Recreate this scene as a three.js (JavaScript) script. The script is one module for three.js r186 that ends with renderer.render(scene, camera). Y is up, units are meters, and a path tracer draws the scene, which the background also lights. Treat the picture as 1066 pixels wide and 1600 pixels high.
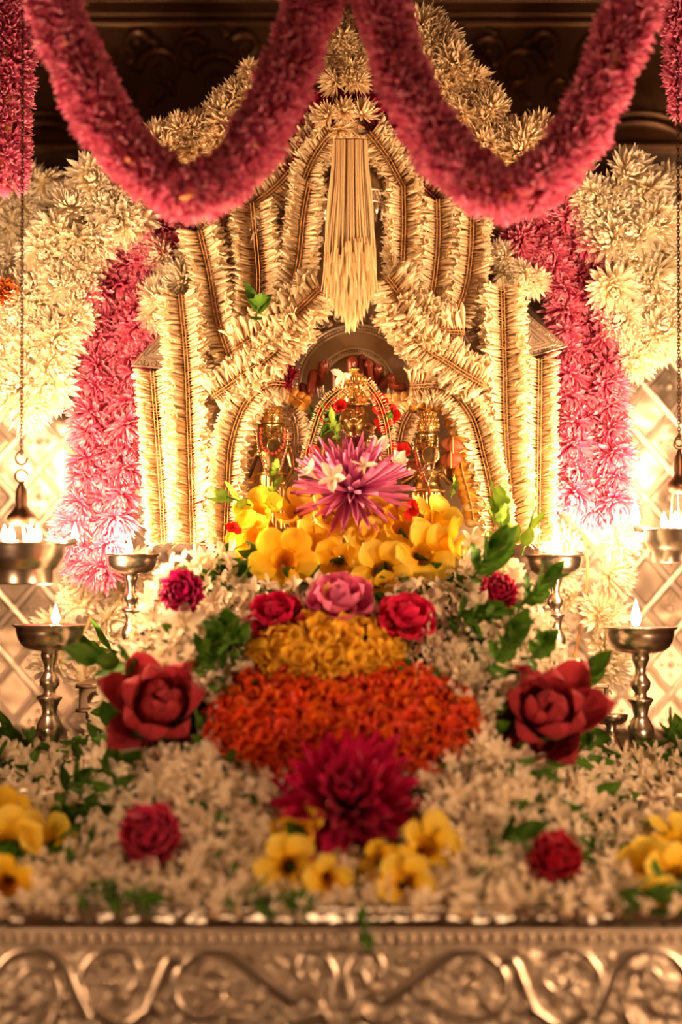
import * as THREE from 'three';
import { mergeGeometries } from 'three/addons/utils/BufferGeometryUtils.js';
import { RoundedBoxGeometry } from 'three/addons/geometries/RoundedBoxGeometry.js';
import { MarchingCubes } from 'three/addons/objects/MarchingCubes.js';
import { ImprovedNoise } from 'three/addons/math/ImprovedNoise.js';
import { RectAreaLightUniformsLib } from 'three/addons/lights/RectAreaLightUniformsLib.js';

// ---------------------------------------------------------------- camera, light, exposure
RectAreaLightUniformsLib.init();
const scene = new THREE.Scene();
scene.background = new THREE.Color(0x000000);
const EYE = 0.37, DIST = 3.0, FOV = 25, PITCH = Math.atan(90 / 3608.6);
const camera = new THREE.PerspectiveCamera(FOV, 1066 / 1600, 0.05, 40);
camera.position.set(0, EYE, DIST);
camera.rotation.set(PITCH, 0, 0);
camera.focus = 3.0;
camera.userData.fStop = 1.45;
scene.add(camera);
const renderer = new THREE.WebGLRenderer({ antialias: true });
renderer.toneMapping = THREE.LinearToneMapping;
renderer.toneMappingExposure = 2.5;
renderer.shadowMap.enabled = true;
const FLAME = new THREE.Color().setRGB(1, 0.575, 0.285);
const FLAME_LOW = new THREE.Color().setRGB(1, 0.53, 0.25);   // redder tone of the unseen floor lamps, warming frieze and lower flowers
const POWER = { hanging: 0.6, backLeft: 0.03, backRight: 0.08, front: 0.04, unseenFloorLeft: 0.34, unseenFloorRight: 0.9, outer: 0.7 };   // candela; floor and outer lamps stand out of view
// unseen overhead lamp, placed to light the heap and silver lip softly
const unseenCeilingLight = new THREE.RectAreaLight(new THREE.Color().setRGB(1, 0.58, 0.3), 0.9, 0.5, 0.5);
unseenCeilingLight.position.set(0, 2.27, 1.5); unseenCeilingLight.lookAt(0, 0, 1.5); scene.add(unseenCeilingLight);

// ---------------------------------------------------------------- helpers
const F = 800 / Math.tan(THREE.MathUtils.degToRad(FOV / 2));
let seedState = 12345;
function rnd() { seedState |= 0; seedState = (seedState + 0x6d2b79f5) | 0; let t = Math.imul(seedState ^ (seedState >>> 15), 1 | seedState); t = (t + Math.imul(t ^ (t >>> 7), 61 | t)) ^ t; return ((t ^ (t >>> 14)) >>> 0) / 4294967296; }
const reseed = (n) => { seedState = n; };
const rr = (a, b) => a + (b - a) * rnd();
const V = (x, y, z) => new THREE.Vector3(x, y, z);
const lerp = (a, b, t) => a + (b - a) * t;
const clamp = (x, a, b) => Math.min(b, Math.max(a, x));
const smooth = (a, b, x) => { const t = clamp((x - a) / (b - a), 0, 1); return t * t * (3 - 2 * t); };
const noise = new ImprovedNoise();
const M = (z) => (DIST - z) / F;                              // metres that one photograph pixel covers at depth z
function P(px, py, z) {                                        // a photograph pixel at depth z
  const d = V((px - 533) / F, (800 - py) / F, -1).applyAxisAngle(V(1, 0, 0), PITCH);
  return V(0, EYE, DIST).addScaledVector(d, (z - DIST) / d.z);
}
const used = {};
function numbered(name) { const n = used[name] = (used[name] ?? -1) + 1; return n ? `${name}_${String(n).padStart(3, '0')}` : name; }
function tag(o, label, category, group, kind) {
  if (label) o.userData.label = label; if (category) o.userData.category = category;
  if (group) o.userData.group = group; if (kind) o.userData.kind = kind; return o;
}
function thing(name, label, category, pos, group) {
  const o = new THREE.Group(); o.name = numbered(name); scene.add(o); if (pos) o.position.copy(pos);
  return tag(o, label, category, group);
}
function mesh(name, geo, mat, parent, pos, quat, scale) {
  const o = new THREE.Mesh(geo, mat); o.castShadow = o.receiveShadow = true;
  o.name = parent ? name : numbered(name); (parent ?? scene).add(o);
  if (pos) o.position.copy(pos); if (quat) o.quaternion.copy(quat);
  if (scale !== undefined) typeof scale === 'number' ? o.scale.setScalar(scale) : o.scale.copy(scale);
  return o;
}
function struct(name, geo, mat, parent, pos) { const o = mesh(name, geo, mat, parent, pos); if (!parent) o.userData.kind = 'structure'; return o; }
function aim(dir, roll = 0) {                                  // turn that takes +y to dir
  const q = new THREE.Quaternion().setFromUnitVectors(V(0, 1, 0), dir.clone().normalize());
  return roll ? q.multiply(new THREE.Quaternion().setFromAxisAngle(V(0, 1, 0), roll)) : q;
}
const lin = (hex) => new THREE.Color(hex);
function paint(geo, fn) {                                      // vertex colours
  const p = geo.attributes.position, c = new Float32Array(p.count * 3);
  for (let i = 0; i < p.count; i++) { const k = fn(p.getX(i), p.getY(i), p.getZ(i), i); c[i * 3] = k.r; c[i * 3 + 1] = k.g; c[i * 3 + 2] = k.b; }
  geo.setAttribute('color', new THREE.BufferAttribute(c, 3)); return geo;
}
function join(list) {
  const hasColor = list.every((g) => g.attributes.color);
  const out = mergeGeometries(list.map((g) => { const n = g.index ? g.toNonIndexed() : g; for (const k of Object.keys(n.attributes)) if (!(k === 'position' || k === 'normal' || (k === 'color' && hasColor))) n.deleteAttribute(k); return n; }));
  return out;
}
const mixc = (a, b, t) => a.clone().lerp(b, t);

// ---------------------------------------------------------------- materials
const petalMaterial = (o = {}) => new THREE.MeshPhysicalMaterial({ color: 0xffffff, vertexColors: true, roughness: 0.8, transmission: 0.36, thickness: 0, ior: 1.35, specularIntensity: 0.4, side: THREE.DoubleSide, ...o });
const MAT = {
  petal: petalMaterial(),
  thick: new THREE.MeshPhysicalMaterial({ color: 0xffffff, vertexColors: true, roughness: 0.6, side: THREE.DoubleSide, specularIntensity: 0.5 }),
  leaf: petalMaterial({ transmission: 0.2, roughness: 0.5 }),
  string: new THREE.MeshStandardMaterial({ color: lin('#d4a066'), roughness: 0.9 }),
  silver: new THREE.MeshStandardMaterial({ color: new THREE.Color().setRGB(0.88, 0.8, 0.7), metalness: 1, roughness: 0.33 }),
  silverSoft: new THREE.MeshStandardMaterial({ color: new THREE.Color().setRGB(0.84, 0.75, 0.64), metalness: 1, roughness: 0.52 }),
  silverMid: new THREE.MeshStandardMaterial({ color: new THREE.Color().setRGB(0.46, 0.36, 0.28), metalness: 1, roughness: 0.42 }),
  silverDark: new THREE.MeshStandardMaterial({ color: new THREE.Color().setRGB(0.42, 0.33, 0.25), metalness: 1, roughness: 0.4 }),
  brass: new THREE.MeshStandardMaterial({ color: new THREE.Color().setRGB(0.96, 0.85, 0.76), metalness: 1, roughness: 0.26 }),
  bronze: new THREE.MeshStandardMaterial({ color: new THREE.Color().setRGB(0.5, 0.36, 0.15), metalness: 1, roughness: 0.3 }),
  gold: new THREE.MeshStandardMaterial({ color: new THREE.Color().setRGB(0.82, 0.56, 0.22), metalness: 1, roughness: 0.28 }),
  bead: new THREE.MeshStandardMaterial({ color: new THREE.Color().setRGB(0.8, 0.65, 0.5), metalness: 1, roughness: 0.2 }),
  coral: new THREE.MeshPhysicalMaterial({ color: lin('#b8391d'), roughness: 0.35 }),
  maroon: new THREE.MeshPhysicalMaterial({ color: lin('#5a1015'), roughness: 0.5 }),
  darkWood: new THREE.MeshStandardMaterial({ color: lin('#2a160b'), roughness: 0.5 }),
  iron: new THREE.MeshStandardMaterial({ color: lin('#3a281c'), metalness: 0.9, roughness: 0.45 }),
  room: new THREE.MeshStandardMaterial({ color: lin('#644a38'), roughness: 0.9 }),
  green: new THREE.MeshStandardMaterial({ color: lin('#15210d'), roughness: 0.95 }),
  flame: new THREE.MeshStandardMaterial({ color: 0x000000, emissive: new THREE.Color().setRGB(1, 0.78, 0.48), emissiveIntensity: 6, roughness: 1 }),
  lip: new THREE.MeshStandardMaterial({ color: new THREE.Color().setRGB(0.92, 0.83, 0.72), metalness: 1, roughness: 0.16 }),
  wick: new THREE.MeshStandardMaterial({ color: lin('#3a2a1a'), roughness: 1 }),
};
{ // soft hammer marks and fine scratches on beaten silver
  const n = 512, d = new Uint8Array(n * n * 4);
  for (let y = 0; y < n; y++) for (let x = 0; x < n; x++) {
    const t = (f, o) => { const a = x / n * Math.PI * 2, b = y / n * Math.PI * 2; return noise.noise(Math.cos(a) * f + o, Math.sin(a) * f + Math.cos(b) * f, Math.sin(b) * f + o); };
    const v = clamp(128 + 70 * t(3, 1) + 50 * t(9, 7) + 30 * t(22, 3), 0, 255);
    d.set([v, v, v, 255], (y * n + x) * 4);
  }
  const tx = new THREE.DataTexture(d, n, n); tx.wrapS = tx.wrapT = THREE.RepeatWrapping; tx.magFilter = THREE.LinearFilter; tx.needsUpdate = true;
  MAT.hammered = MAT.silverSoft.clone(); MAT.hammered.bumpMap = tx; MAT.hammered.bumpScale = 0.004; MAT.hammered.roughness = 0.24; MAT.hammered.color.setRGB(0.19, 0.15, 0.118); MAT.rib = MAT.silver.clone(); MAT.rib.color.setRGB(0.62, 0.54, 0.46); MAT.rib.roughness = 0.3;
}

// ---------------------------------------------------------------- flower geometry
// a petal along +y, its face to +z; profile gives the half width along its length
function petalGeo(L, W, { curl = 0.3, cup = 0.15, n = 4, tip = 0.5, base = 0.25, c0, c1, ruffle = 0, notch = 0, m = 2 } = {}) {
  const pos = [], idx = [], colr = [];
  let y = 0, z = 0;
  for (let i = 0; i <= n; i++) {
    const s = i / n;
    const w = W / 2 * (s < 1 - tip ? lerp(base, 1, Math.sin(Math.PI / 2 * s / (1 - tip))) : Math.sqrt(Math.max(0, 1 - ((s - (1 - tip)) / tip) ** 2)) * 0.98 + 0.02);
    const a = curl * s;
    if (i) { y += Math.cos(a) * L / n; z += Math.sin(a) * L / n; }
    for (let j = 0; j <= m; j++) {
      const u = j / m * 2 - 1;
      const lift = cup * W * u * u + ruffle * W * Math.sin(s * 9 + u * 4) * s - notch * L * (1 - Math.abs(u)) * (i === n ? 1 : 0) * 0;
      pos.push(u * w, y - lift * Math.sin(a) - (i === n ? notch * L * (1 - Math.abs(u)) : 0), z + lift * Math.cos(a));
      const c = mixc(c0, c1, s); colr.push(c.r, c.g, c.b);
    }
  }
  for (let i = 0; i < n; i++) for (let j = 0; j < m; j++) { const a = i * (m + 1) + j, b = a + m + 1; idx.push(a, a + 1, b, b, a + 1, b + 1); }
  const g = new THREE.BufferGeometry();
  g.setAttribute('position', new THREE.Float32BufferAttribute(pos, 3)); g.setAttribute('color', new THREE.Float32BufferAttribute(colr, 3));
  g.setIndex(idx); g.computeVertexNormals(); return g;
}
// matrix of a petal leaning theta away from the axis +y, at azimuth phi, from radius r0 and height y0; its upper face looks to the axis
function petalAt(phi, theta, r0 = 0, y0 = 0, s = 1, twist = 0) {
  return new THREE.Matrix4().makeRotationY(phi).multiply(new THREE.Matrix4().makeTranslation(0, y0, r0)).multiply(new THREE.Matrix4().makeRotationX(theta)).multiply(new THREE.Matrix4().makeRotationY(Math.PI + twist)).multiply(new THREE.Matrix4().makeScale(s, s, s));
}
// rings: [count, theta, length, width, r0, y0]; one merged geometry
function rosette(rings, style, jitter = 0.15, shade = 0.12) {
  const list = [];
  for (const [count, theta, L, W, r0 = 0, y0 = 0] of rings) for (let k = 0; k < count; k++) {
    const f = 1 + rr(-shade, shade);
    const g = petalGeo(L * rr(0.88, 1.1), W * rr(0.85, 1.1), { ...style, c0: style.c0.clone().multiplyScalar(f), c1: style.c1.clone().lerp(style.c2 ?? style.c1, rnd()).multiplyScalar(f) });
    g.applyMatrix4(petalAt((k + rr(-0.3, 0.3)) / count * Math.PI * 2 + theta * 3, theta + rr(-jitter, jitter), r0, y0, 1, rr(-0.3, 0.3)));
    list.push(g);
  }
  return join(list);
}
// the same rings with every petal a part of its own; geometries shared within a ring
function petalParts(parent, rings, style, mat = MAT.petal, name = 'petal', jitter = 0.12) {
  for (const [count, theta, L, W, r0 = 0, y0 = 0, extra] of rings) {
    const kinds = [0, 1, 2].map((k) => { const f = 1 + (k - 1) * 0.12; const st = { ...style, ...extra }; return petalGeo(L, W, { ...st, c0: st.c0.clone().multiplyScalar(f), c1: st.c1.clone().multiplyScalar(f) }); });
    for (let k = 0; k < count; k++) {
      const o = mesh(name, kinds[Math.floor(rnd() * 3)], mat, parent);
      petalAt((k + rr(-0.2, 0.2)) / count * Math.PI * 2 + theta * 3, theta + rr(-jitter, jitter), r0, y0, rr(0.9, 1.08), rr(-0.2, 0.2)).decompose(o.position, o.quaternion, o.scale);
    }
  }
}
function lathe(profile, seg = 40, sx = 1) { return new THREE.LatheGeometry(profile.map(([r, y]) => new THREE.Vector2(Math.max(r, 0.00001), y)), seg); }
function tube(points, r, seg = 24, rad = 6, closed = false) { return new THREE.TubeGeometry(new THREE.CatmullRomCurve3(points, closed), seg, r, rad, closed); }
const bloom = (list) => list;                                   // variants

// ---------------------------------------------------------------- room and altar
const ZW = -0.46;                                              // face of the silver back wall
const box = (w, h, d, r = 0.004) => new RoundedBoxGeometry(w, h, d, 2, r);
struct('floor', box(3, 0.1, 5.4), MAT.room, null, V(0, -0.8, 1.6));
struct('ceiling', box(3, 0.1, 5.4), MAT.room, null, V(0, 2.36, 1.6));
struct('wall_left', box(0.1, 3.2, 5.4), MAT.room, null, V(-1.5, 0.78, 1.6));
struct('wall_right', box(0.1, 3.2, 5.4), MAT.room, null, V(1.5, 0.78, 1.6));
struct('wall_front', box(3, 3.2, 0.1), MAT.room, null, V(0, 0.78, 4.3));
{
  const cl = thing('unseen_ceiling_lamp', 'unseen square warm lamp panel on the ceiling, lighting the shrine front', 'lamp', V(0, 2.3, 1.5));  // out of view, body of the overhead light that softens the shrine front
  mesh('unseen_lamp_frame', box(0.56, 0.03, 0.56), MAT.iron, cl);
  mesh('unseen_lamp_panel', box(0.5, 0.01, 0.5), new THREE.MeshStandardMaterial({ color: 0, emissive: new THREE.Color().setRGB(1, 0.6, 0.34), emissiveIntensity: 0.5 }), cl, V(0, -0.019, 0));
}
// silver back wall: a sheet with a raised diamond lattice and a boss in each cell
{
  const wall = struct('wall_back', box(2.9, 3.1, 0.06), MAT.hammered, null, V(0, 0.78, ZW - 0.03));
  const cw = 0.0728, ch = 0.0835, xs = -0.4775, y0 = P(22, 952, ZW).y, x0 = P(22, 952, ZW).x;
  const ribShape = (L) => { const g = new THREE.CylinderGeometry(0.0048, 0.0048, L, 8, 1); g.scale(1, 1, 0.75); return g; };
  const half = Math.hypot(cw / 2, ch / 2), rg = ribShape(half * 1.02), ang = Math.atan2(cw / 2, ch / 2);
  const boss = new THREE.SphereGeometry(0.0055, 12, 8); boss.scale(1, 1, 0.6);
  const nubble = new THREE.SphereGeometry(0.003, 8, 6); nubble.scale(1, 1, 0.7);
  const far = [];
  let ribs = 0;
  for (let j = -5; j <= 7; j++) for (let i = -1; i <= 14; i++) {
    const cx = x0 + i * cw, cy = y0 + j * ch;
    const vis = Math.abs(cx) > 0.27 && Math.abs(cx) < 0.56 && j > -4 && j < 7;
    for (const s of [-1, 1]) for (const t of [0, 1]) {
      const p = V(cx + s * cw / 4, cy + (t ? 1 : -1) * ch / 4, 0.031);
      const q = new THREE.Quaternion().setFromAxisAngle(V(0, 0, 1), (t ? -s : s) * ang);
      if (vis && ribs < 290) { mesh('lattice_rib', rg, MAT.rib, wall, V(p.x, p.y - 0.78, p.z), q); ribs++; }
      else far.push(rg.clone().applyMatrix4(new THREE.Matrix4().compose(V(p.x, p.y - 0.78, p.z), q, V(1, 1, 1))));
    }
    const cell = V(cx + cw / 2, cy - 0.78, 0.031);
    if (vis) mesh('boss', boss, MAT.rib, wall, cell); else far.push(boss.clone().translate(cell.x, cell.y, cell.z));
    for (const [a, b] of [[1, 0], [-1, 0], [0, 1], [0, -1]]) far.push(nubble.clone().translate(cell.x + a * 0.013, cell.y + b * 0.015, 0.0305));
  }
  const rest = mesh('lattice_rest', join(far), MAT.rib, wall); rest.userData.kind = 'stuff';
}
// dark carved lintel above, in front of the sheet
const flat = (g, k) => { g.scale(1, 1, k); return g; };
function spiral(cx, cy, r0, r1, a0, turns, dir = 1, n = 40) {  // points of a spiral in the xy plane, from radius r0 to r1
  const out = []; for (let i = 0; i <= n; i++) { const t = i / n, a = a0 + dir * turns * 2 * Math.PI * t, r = lerp(r0, r1, t); out.push(V(cx + r * Math.cos(a), cy + r * Math.sin(a), 0)); } return out;
}
function taperTube(pts, r0, r1, flatten = 0.6, seg = 60, rad = 8) {
  const c = new THREE.CatmullRomCurve3(pts), g = new THREE.TubeGeometry(c, seg, 1, rad), p = g.attributes.position;
  for (let i = 0; i <= seg; i++) { const o = c.getPointAt(i / seg), r = lerp(r0, r1, i / seg); for (let j = 0; j <= rad; j++) { const k = i * (rad + 1) + j; p.setXYZ(k, o.x + (p.getX(k) - o.x) * r, o.y + (p.getY(k) - o.y) * r, o.z + (p.getZ(k) - o.z) * r * flatten); } }
  g.computeVertexNormals(); return g;
}
function leafLobe(L, W, H) { const g = new THREE.SphereGeometry(1, 14, 8); const p = g.attributes.position; for (let i = 0; i < p.count; i++) { const y = p.getY(i), k = 1 - 0.55 * (y * 0.5 + 0.5); p.setXYZ(i, p.getX(i) * W / 2 * k, (y + 1) * L / 2, Math.abs(p.getZ(i)) * H * (1 - 0.35 * Math.exp(-((p.getX(i) / 0.2) ** 2))) ); } g.computeVertexNormals(); return g; }
{
  const zl = -0.40, top = P(0, -160, zl).y, bot = P(0, 232, zl).y, h = top - bot;
  const lm = new THREE.MeshStandardMaterial({ color: new THREE.Color().setRGB(0.095, 0.046, 0.022), metalness: 0.55, roughness: 0.36 });
  const lintel = struct('trim_1', box(2.9, h, 0.06), lm, null, V(0, (top + bot) / 2, zl - 0.03));
  const loc = (px, py) => P(px, py, zl).sub(lintel.position);
  for (const [py, r] of [[37, 0.007], [22, 0.004], [228, 0.006]]) { const c = loc(533, py); const g = new THREE.CylinderGeometry(r, r, 2.9, 10); g.rotateZ(Math.PI / 2); mesh('moulding', g, lm, lintel, V(0, c.y, 0.031)); }
  mesh('shelf_moulding', box(2.9, 0.02, 0.05), lm, lintel, V(0, loc(0, 4).y, 0.05));
  const put = (g, px, py, flip = 1) => { if (flip < 0) { g.scale(-1, 1, 1); const ix = g.index.array; for (let i = 0; i < ix.length; i += 3) { const a = ix[i]; ix[i] = ix[i + 1]; ix[i + 1] = a; } g.computeVertexNormals(); } const c = loc(px, py); mesh('carved_scroll', g, lm, lintel, V(c.x, c.y, 0.031)); };
  for (const s of [1, -1]) {
    const X = (d) => 533 + s * d;
    const sp = (cx, cy, r0, r1, a0, turns, dir) => put(taperTube(spiral(0, 0, r0 * M(zl), r1 * M(zl), a0, turns, dir), 0.009, 0.004, 1), X(cx), cy, s);
    sp(190, 125, 45, 8, 0.4, 1.3, 1); sp(235, 85, 28, 5, 2.6, 1.2, -1); sp(280, 110, 38, 6, 0, 1.2, 1); sp(320, 70, 22, 4, 3, 1.2, -1);
    sp(345, 140, 36, 6, 1, 1.2, -1); sp(150, 75, 24, 5, 0.5, 1.1, 1); sp(140, 165, 30, 6, 4, 1.1, -1); sp(400, 90, 40, 6, 0, 1.3, 1); sp(90, 110, 36, 6, 0, 1.2, -1);
    for (const [lx, ly, a] of [[215, 160, 0.5], [260, 150, -0.4], [300, 165, 0.9], [175, 60, -0.7], [330, 105, 0.3], [250, 55, 1.2], [120, 130, 0.2], [380, 150, -0.9], [280, 70, -1.2], [200, 190, -1.4], [310, 190, 1.3]]) { const g = leafLobe(34 * M(zl), 18 * M(zl), 0.009); g.rotateZ(a); put(g, X(lx), ly, s); }
    // beaded arch over the side panels
    const arch = []; for (let i = 0; i <= 20; i++) { const a = Math.PI * i / 20; arch.push(V(Math.cos(a) * 95 * M(zl), Math.sin(a) * 70 * M(zl), 0)); }
    const c = loc(X(465), 262);
    mesh('side_arch', taperTube(arch, 0.006, 0.006, 1), lm, lintel, V(c.x, c.y, 0.036));
    mesh('side_arch', taperTube(arch.map((p) => p.clone().multiplyScalar(1.22)), 0.004, 0.004, 1), lm, lintel, V(c.x, c.y, 0.034));
    for (let i = 1; i < 24; i++) { const a = Math.PI * i / 24; mesh('bead', new THREE.SphereGeometry(0.0035, 8, 6), lm, lintel, V(c.x + Math.cos(a) * 105 * M(zl), c.y + Math.sin(a) * 78 * M(zl), 0.034)); }
  }
}
// altar with an embossed silver front
const ZF = 0.5, mf = M(ZF);
{
  const topY = 0.0, altar = struct('altar_base', box(1.34, 0.7, 0.98), MAT.silverDark, null, V(0, topY - 0.35 - 0.004, ZF - 0.49 - 0.012));
  const loc = (px, py, dz = 0) => P(px, py, ZF + dz).sub(altar.position);
  // hammered ground of the frieze, uneven relief
  const w = 1.34, hh = 0.22, g = new THREE.PlaneGeometry(w, hh, 720, 120), p = g.attributes.position;
  for (let i = 0; i < p.count; i++) {
    const x = p.getX(i), y = p.getY(i);
    const n1 = noise.noise(x * 45, y * 45, 1.3), n2 = noise.noise(x * 120, y * 120, 4.1), n3 = noise.noise(x * 260, y * 260, 8.8);
    p.setZ(i, 0.003 * n1 + 0.0018 * n2 + 0.0005 * n3);
  }
  g.computeVertexNormals();
  const c0 = loc(533, 1478); mesh('embossed_sheet', g, MAT.silverSoft, altar, V(0, c0.y - hh / 2, 0.4895 + 0.012));
  const zr = 0.49 + 0.013;
  // rounded lip with dents, then the row of beads
  const lip = new THREE.PlaneGeometry(1.34, 1, 560, 12), lq = lip.attributes.position, yl0 = loc(0, 1419).y, yl1 = loc(0, 1456).y;
  for (let i = 0; i < lq.count; i++) {
    const x = lq.getX(i), t = 0.5 - lq.getY(i), a = t * 1.9 - 0.12, edge = Math.sin(Math.PI * clamp(t, 0, 1));   // a rolled, dented edge, turning from level to upright
    const d = edge * (0.0016 * noise.noise(x * 40, t * 1.5, 3) + 0.0007 * noise.noise(x * 100, t * 3, 9));
    lq.setXYZ(i, x, lerp(yl0, yl1, t) + d * 0.6, zr - 0.012 + 0.014 * Math.sin(Math.min(1.57, Math.max(0, a))) + d * 0.8);
  }
  lip.computeVertexNormals();
  mesh('rounded_lip', lip, MAT.lip, altar);
  const ch = box(1.34, 0.012, 0.004, 0.001); mesh('bead_channel', ch, MAT.silverDark, altar, V(0, loc(0, 1466).y, zr - 0.001));
  const fil = new THREE.CylinderGeometry(0.0028, 0.0028, 1.34, 10); fil.rotateZ(Math.PI / 2);
  mesh('fillet', fil, MAT.silverSoft, altar, V(0, loc(0, 1455).y, zr + 0.002)); mesh('fillet', fil, MAT.silverSoft, altar, V(0, loc(0, 1477).y, zr + 0.002));
  const bg = new THREE.SphereGeometry(0.0052, 14, 10);
  for (let i = -51; i <= 51; i++) { const c = loc(533 + i * 18.6, 1466); mesh('bead', bg, MAT.silver, altar, V(c.x, c.y, zr + 0.003)); }
  const put = (name, geo, px, py, mat = MAT.silver) => { const c = loc(px, py); return mesh(name, geo, mat, altar, V(c.x, c.y, zr)); };
  for (const s of [1, -1]) {
    const X = (d) => 533 + s * d;
    const vine = (pts, r0, r1) => { const base = loc(533, 1540); const v = pts.map(([d, y]) => { const q = loc(X(d), y); return V(q.x, q.y - base.y, 0.002); }); mesh('scroll_vine', taperTube(v, r0 * mf, r1 * mf, 0.75, 90, 10), MAT.silver, altar, V(0, base.y, zr)); };
    const sp = (cx, cy, r0, r1, a0, turns, dir, n = 22) => { const o = []; for (let i = 0; i <= n; i++) { const t = i / n, a = a0 + dir * turns * 2 * Math.PI * t, r = lerp(r0, r1, Math.sqrt(t)); o.push([cx + r * Math.cos(a), cy - r * Math.sin(a)]); } return o; };
    // distances d from the centre line; the pattern mirrors
    vine([[72, 1562], [105, 1540], [150, 1505], [190, 1486], [232, 1494], [258, 1525], [255, 1565], [225, 1590], [195, 1580], [185, 1555], [205, 1540]], 11, 5);
    vine([[248, 1505], [268, 1498], [285, 1530], [305, 1575], [345, 1605]], 10, 8);
    vine([[300, 1575], [345, 1600], [390, 1575], [408, 1535], [388, 1493], [352, 1483], [322, 1500], [318, 1530], [340, 1548], [362, 1535]], 10, 5);
    vine([[395, 1590], [412, 1555], [432, 1510], [470, 1483], [515, 1490], [545, 1530], [540, 1580]], 11, 8);
    vine([[455, 1600], [440, 1560], [455, 1520], [490, 1515], [505, 1545], [485, 1565]], 8, 4);
    vine([[14, 1560], [10, 1520], [28, 1490], [58, 1492], [66, 1520], [46, 1534], [34, 1518]], 7, 4);
    vine([[70, 1600], [45, 1590], [30, 1570], [50, 1555], [75, 1570]], 7, 4);
    vine(sp(640, 1540, 60, 12, 2.2, 1.4, -1), 10, 5); vine(sp(760, 1545, 60, 12, 0.5, 1.4, 1), 10, 5); vine(sp(880, 1540, 60, 12, 2.2, 1.4, -1), 10, 5);   // the pattern goes on beyond the picture
    for (const [d, y, a, L, W] of [[120, 1555, 1.9, 55, 20], [135, 1575, 1.6, 70, 18], [150, 1590, 1.4, 70, 18], [175, 1530, 0.9, 40, 20], [215, 1530, -0.4, 36, 20], [222, 1560, 2.4, 30, 16], [350, 1520, 0.4, 34, 18], [375, 1560, 2.6, 34, 20], [335, 1575, 0.2, 40, 20], [395, 1515, -1, 26, 14], [290, 1500, -0.6, 34, 16], [275, 1590, 0.6, 44, 22], [470, 1550, 0.2, 36, 20], [500, 1590, -0.5, 40, 22], [430, 1590, 0.8, 36, 18], [90, 1510, 0.8, 40, 20], [60, 1550, -0.9, 34, 18], [10, 1490, 0, 30, 22], [110, 1500, 1.2, 34, 16], [425, 1480, -0.2, 26, 14], [300, 1540, 1.2, 30, 14], [20, 1600, 0.4, 40, 22], [165, 1565, 1.8, 50, 16], [520, 1560, 0.8, 40, 20]]) {
      const g = leafLobe(L * mf, W * mf, 0.0085); g.rotateZ(-s * a); put('embossed_leaf', g, X(d), y, MAT.silverSoft);
    }
    for (const [d, y, r] of [[205, 1540, 9], [362, 1535, 9], [485, 1565, 8], [340, 1520, 6], [46, 1522, 7], [270, 1560, 6], [235, 1545, 5], [415, 1600, 6], [130, 1530, 5], [80, 1540, 6], [300, 1510, 6]]) { const g = new THREE.SphereGeometry(r * mf, 14, 10); g.scale(1, 1, 0.8); put('embossed_boss', g, X(d), y); }
  }
}
// second step of the altar, and the stepped core under the flowers
struct('altar_step_1', box(1.3, 0.12, 0.66), MAT.silverDark, null, V(0, 0.06, 0.15 - 0.33));
function zMound(px, py) {
  const a = Math.abs(px - 533);
  const zc = py > 860 ? lerp(0.1, 0.47, clamp((py - 860) / 555, 0, 1.1)) : lerp(0.1, 0.05, (860 - py) / 80);
  const zs = lerp(0.02, 0.47, clamp((py - 1100) / 315, 0, 1.1));
  return lerp(zc, zs, smooth(250, 430, a));
}
function onMound(px, py, off = 0) { const z = zMound(px, py); return P(px, py, z + off); }
function hMound(x, z) {
  let lo = 780, hi = 1440; for (let i = 0; i < 22; i++) { const m = (lo + hi) / 2, px = 533 + x / M(z); if (zMound(px, m) < z) lo = m; else hi = m; }
  return P(533, (lo + hi) / 2, z).y;
}
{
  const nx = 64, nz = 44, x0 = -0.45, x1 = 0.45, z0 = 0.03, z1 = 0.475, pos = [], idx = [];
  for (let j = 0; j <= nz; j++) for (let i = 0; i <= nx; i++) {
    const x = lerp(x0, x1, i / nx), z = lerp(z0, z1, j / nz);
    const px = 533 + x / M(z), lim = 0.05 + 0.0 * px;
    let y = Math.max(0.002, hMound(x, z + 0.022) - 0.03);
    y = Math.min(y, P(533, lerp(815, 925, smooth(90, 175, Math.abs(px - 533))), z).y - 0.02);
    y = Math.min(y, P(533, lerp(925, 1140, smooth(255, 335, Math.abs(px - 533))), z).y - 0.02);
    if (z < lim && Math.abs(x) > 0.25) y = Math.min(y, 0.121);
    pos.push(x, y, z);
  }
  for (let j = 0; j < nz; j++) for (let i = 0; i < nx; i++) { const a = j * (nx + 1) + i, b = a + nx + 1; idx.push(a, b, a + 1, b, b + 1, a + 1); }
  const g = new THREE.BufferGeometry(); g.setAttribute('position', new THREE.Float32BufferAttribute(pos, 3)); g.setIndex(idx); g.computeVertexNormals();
  const m = struct('flower_bank', g, MAT.green); MAT.green.side = THREE.DoubleSide;
}
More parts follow.
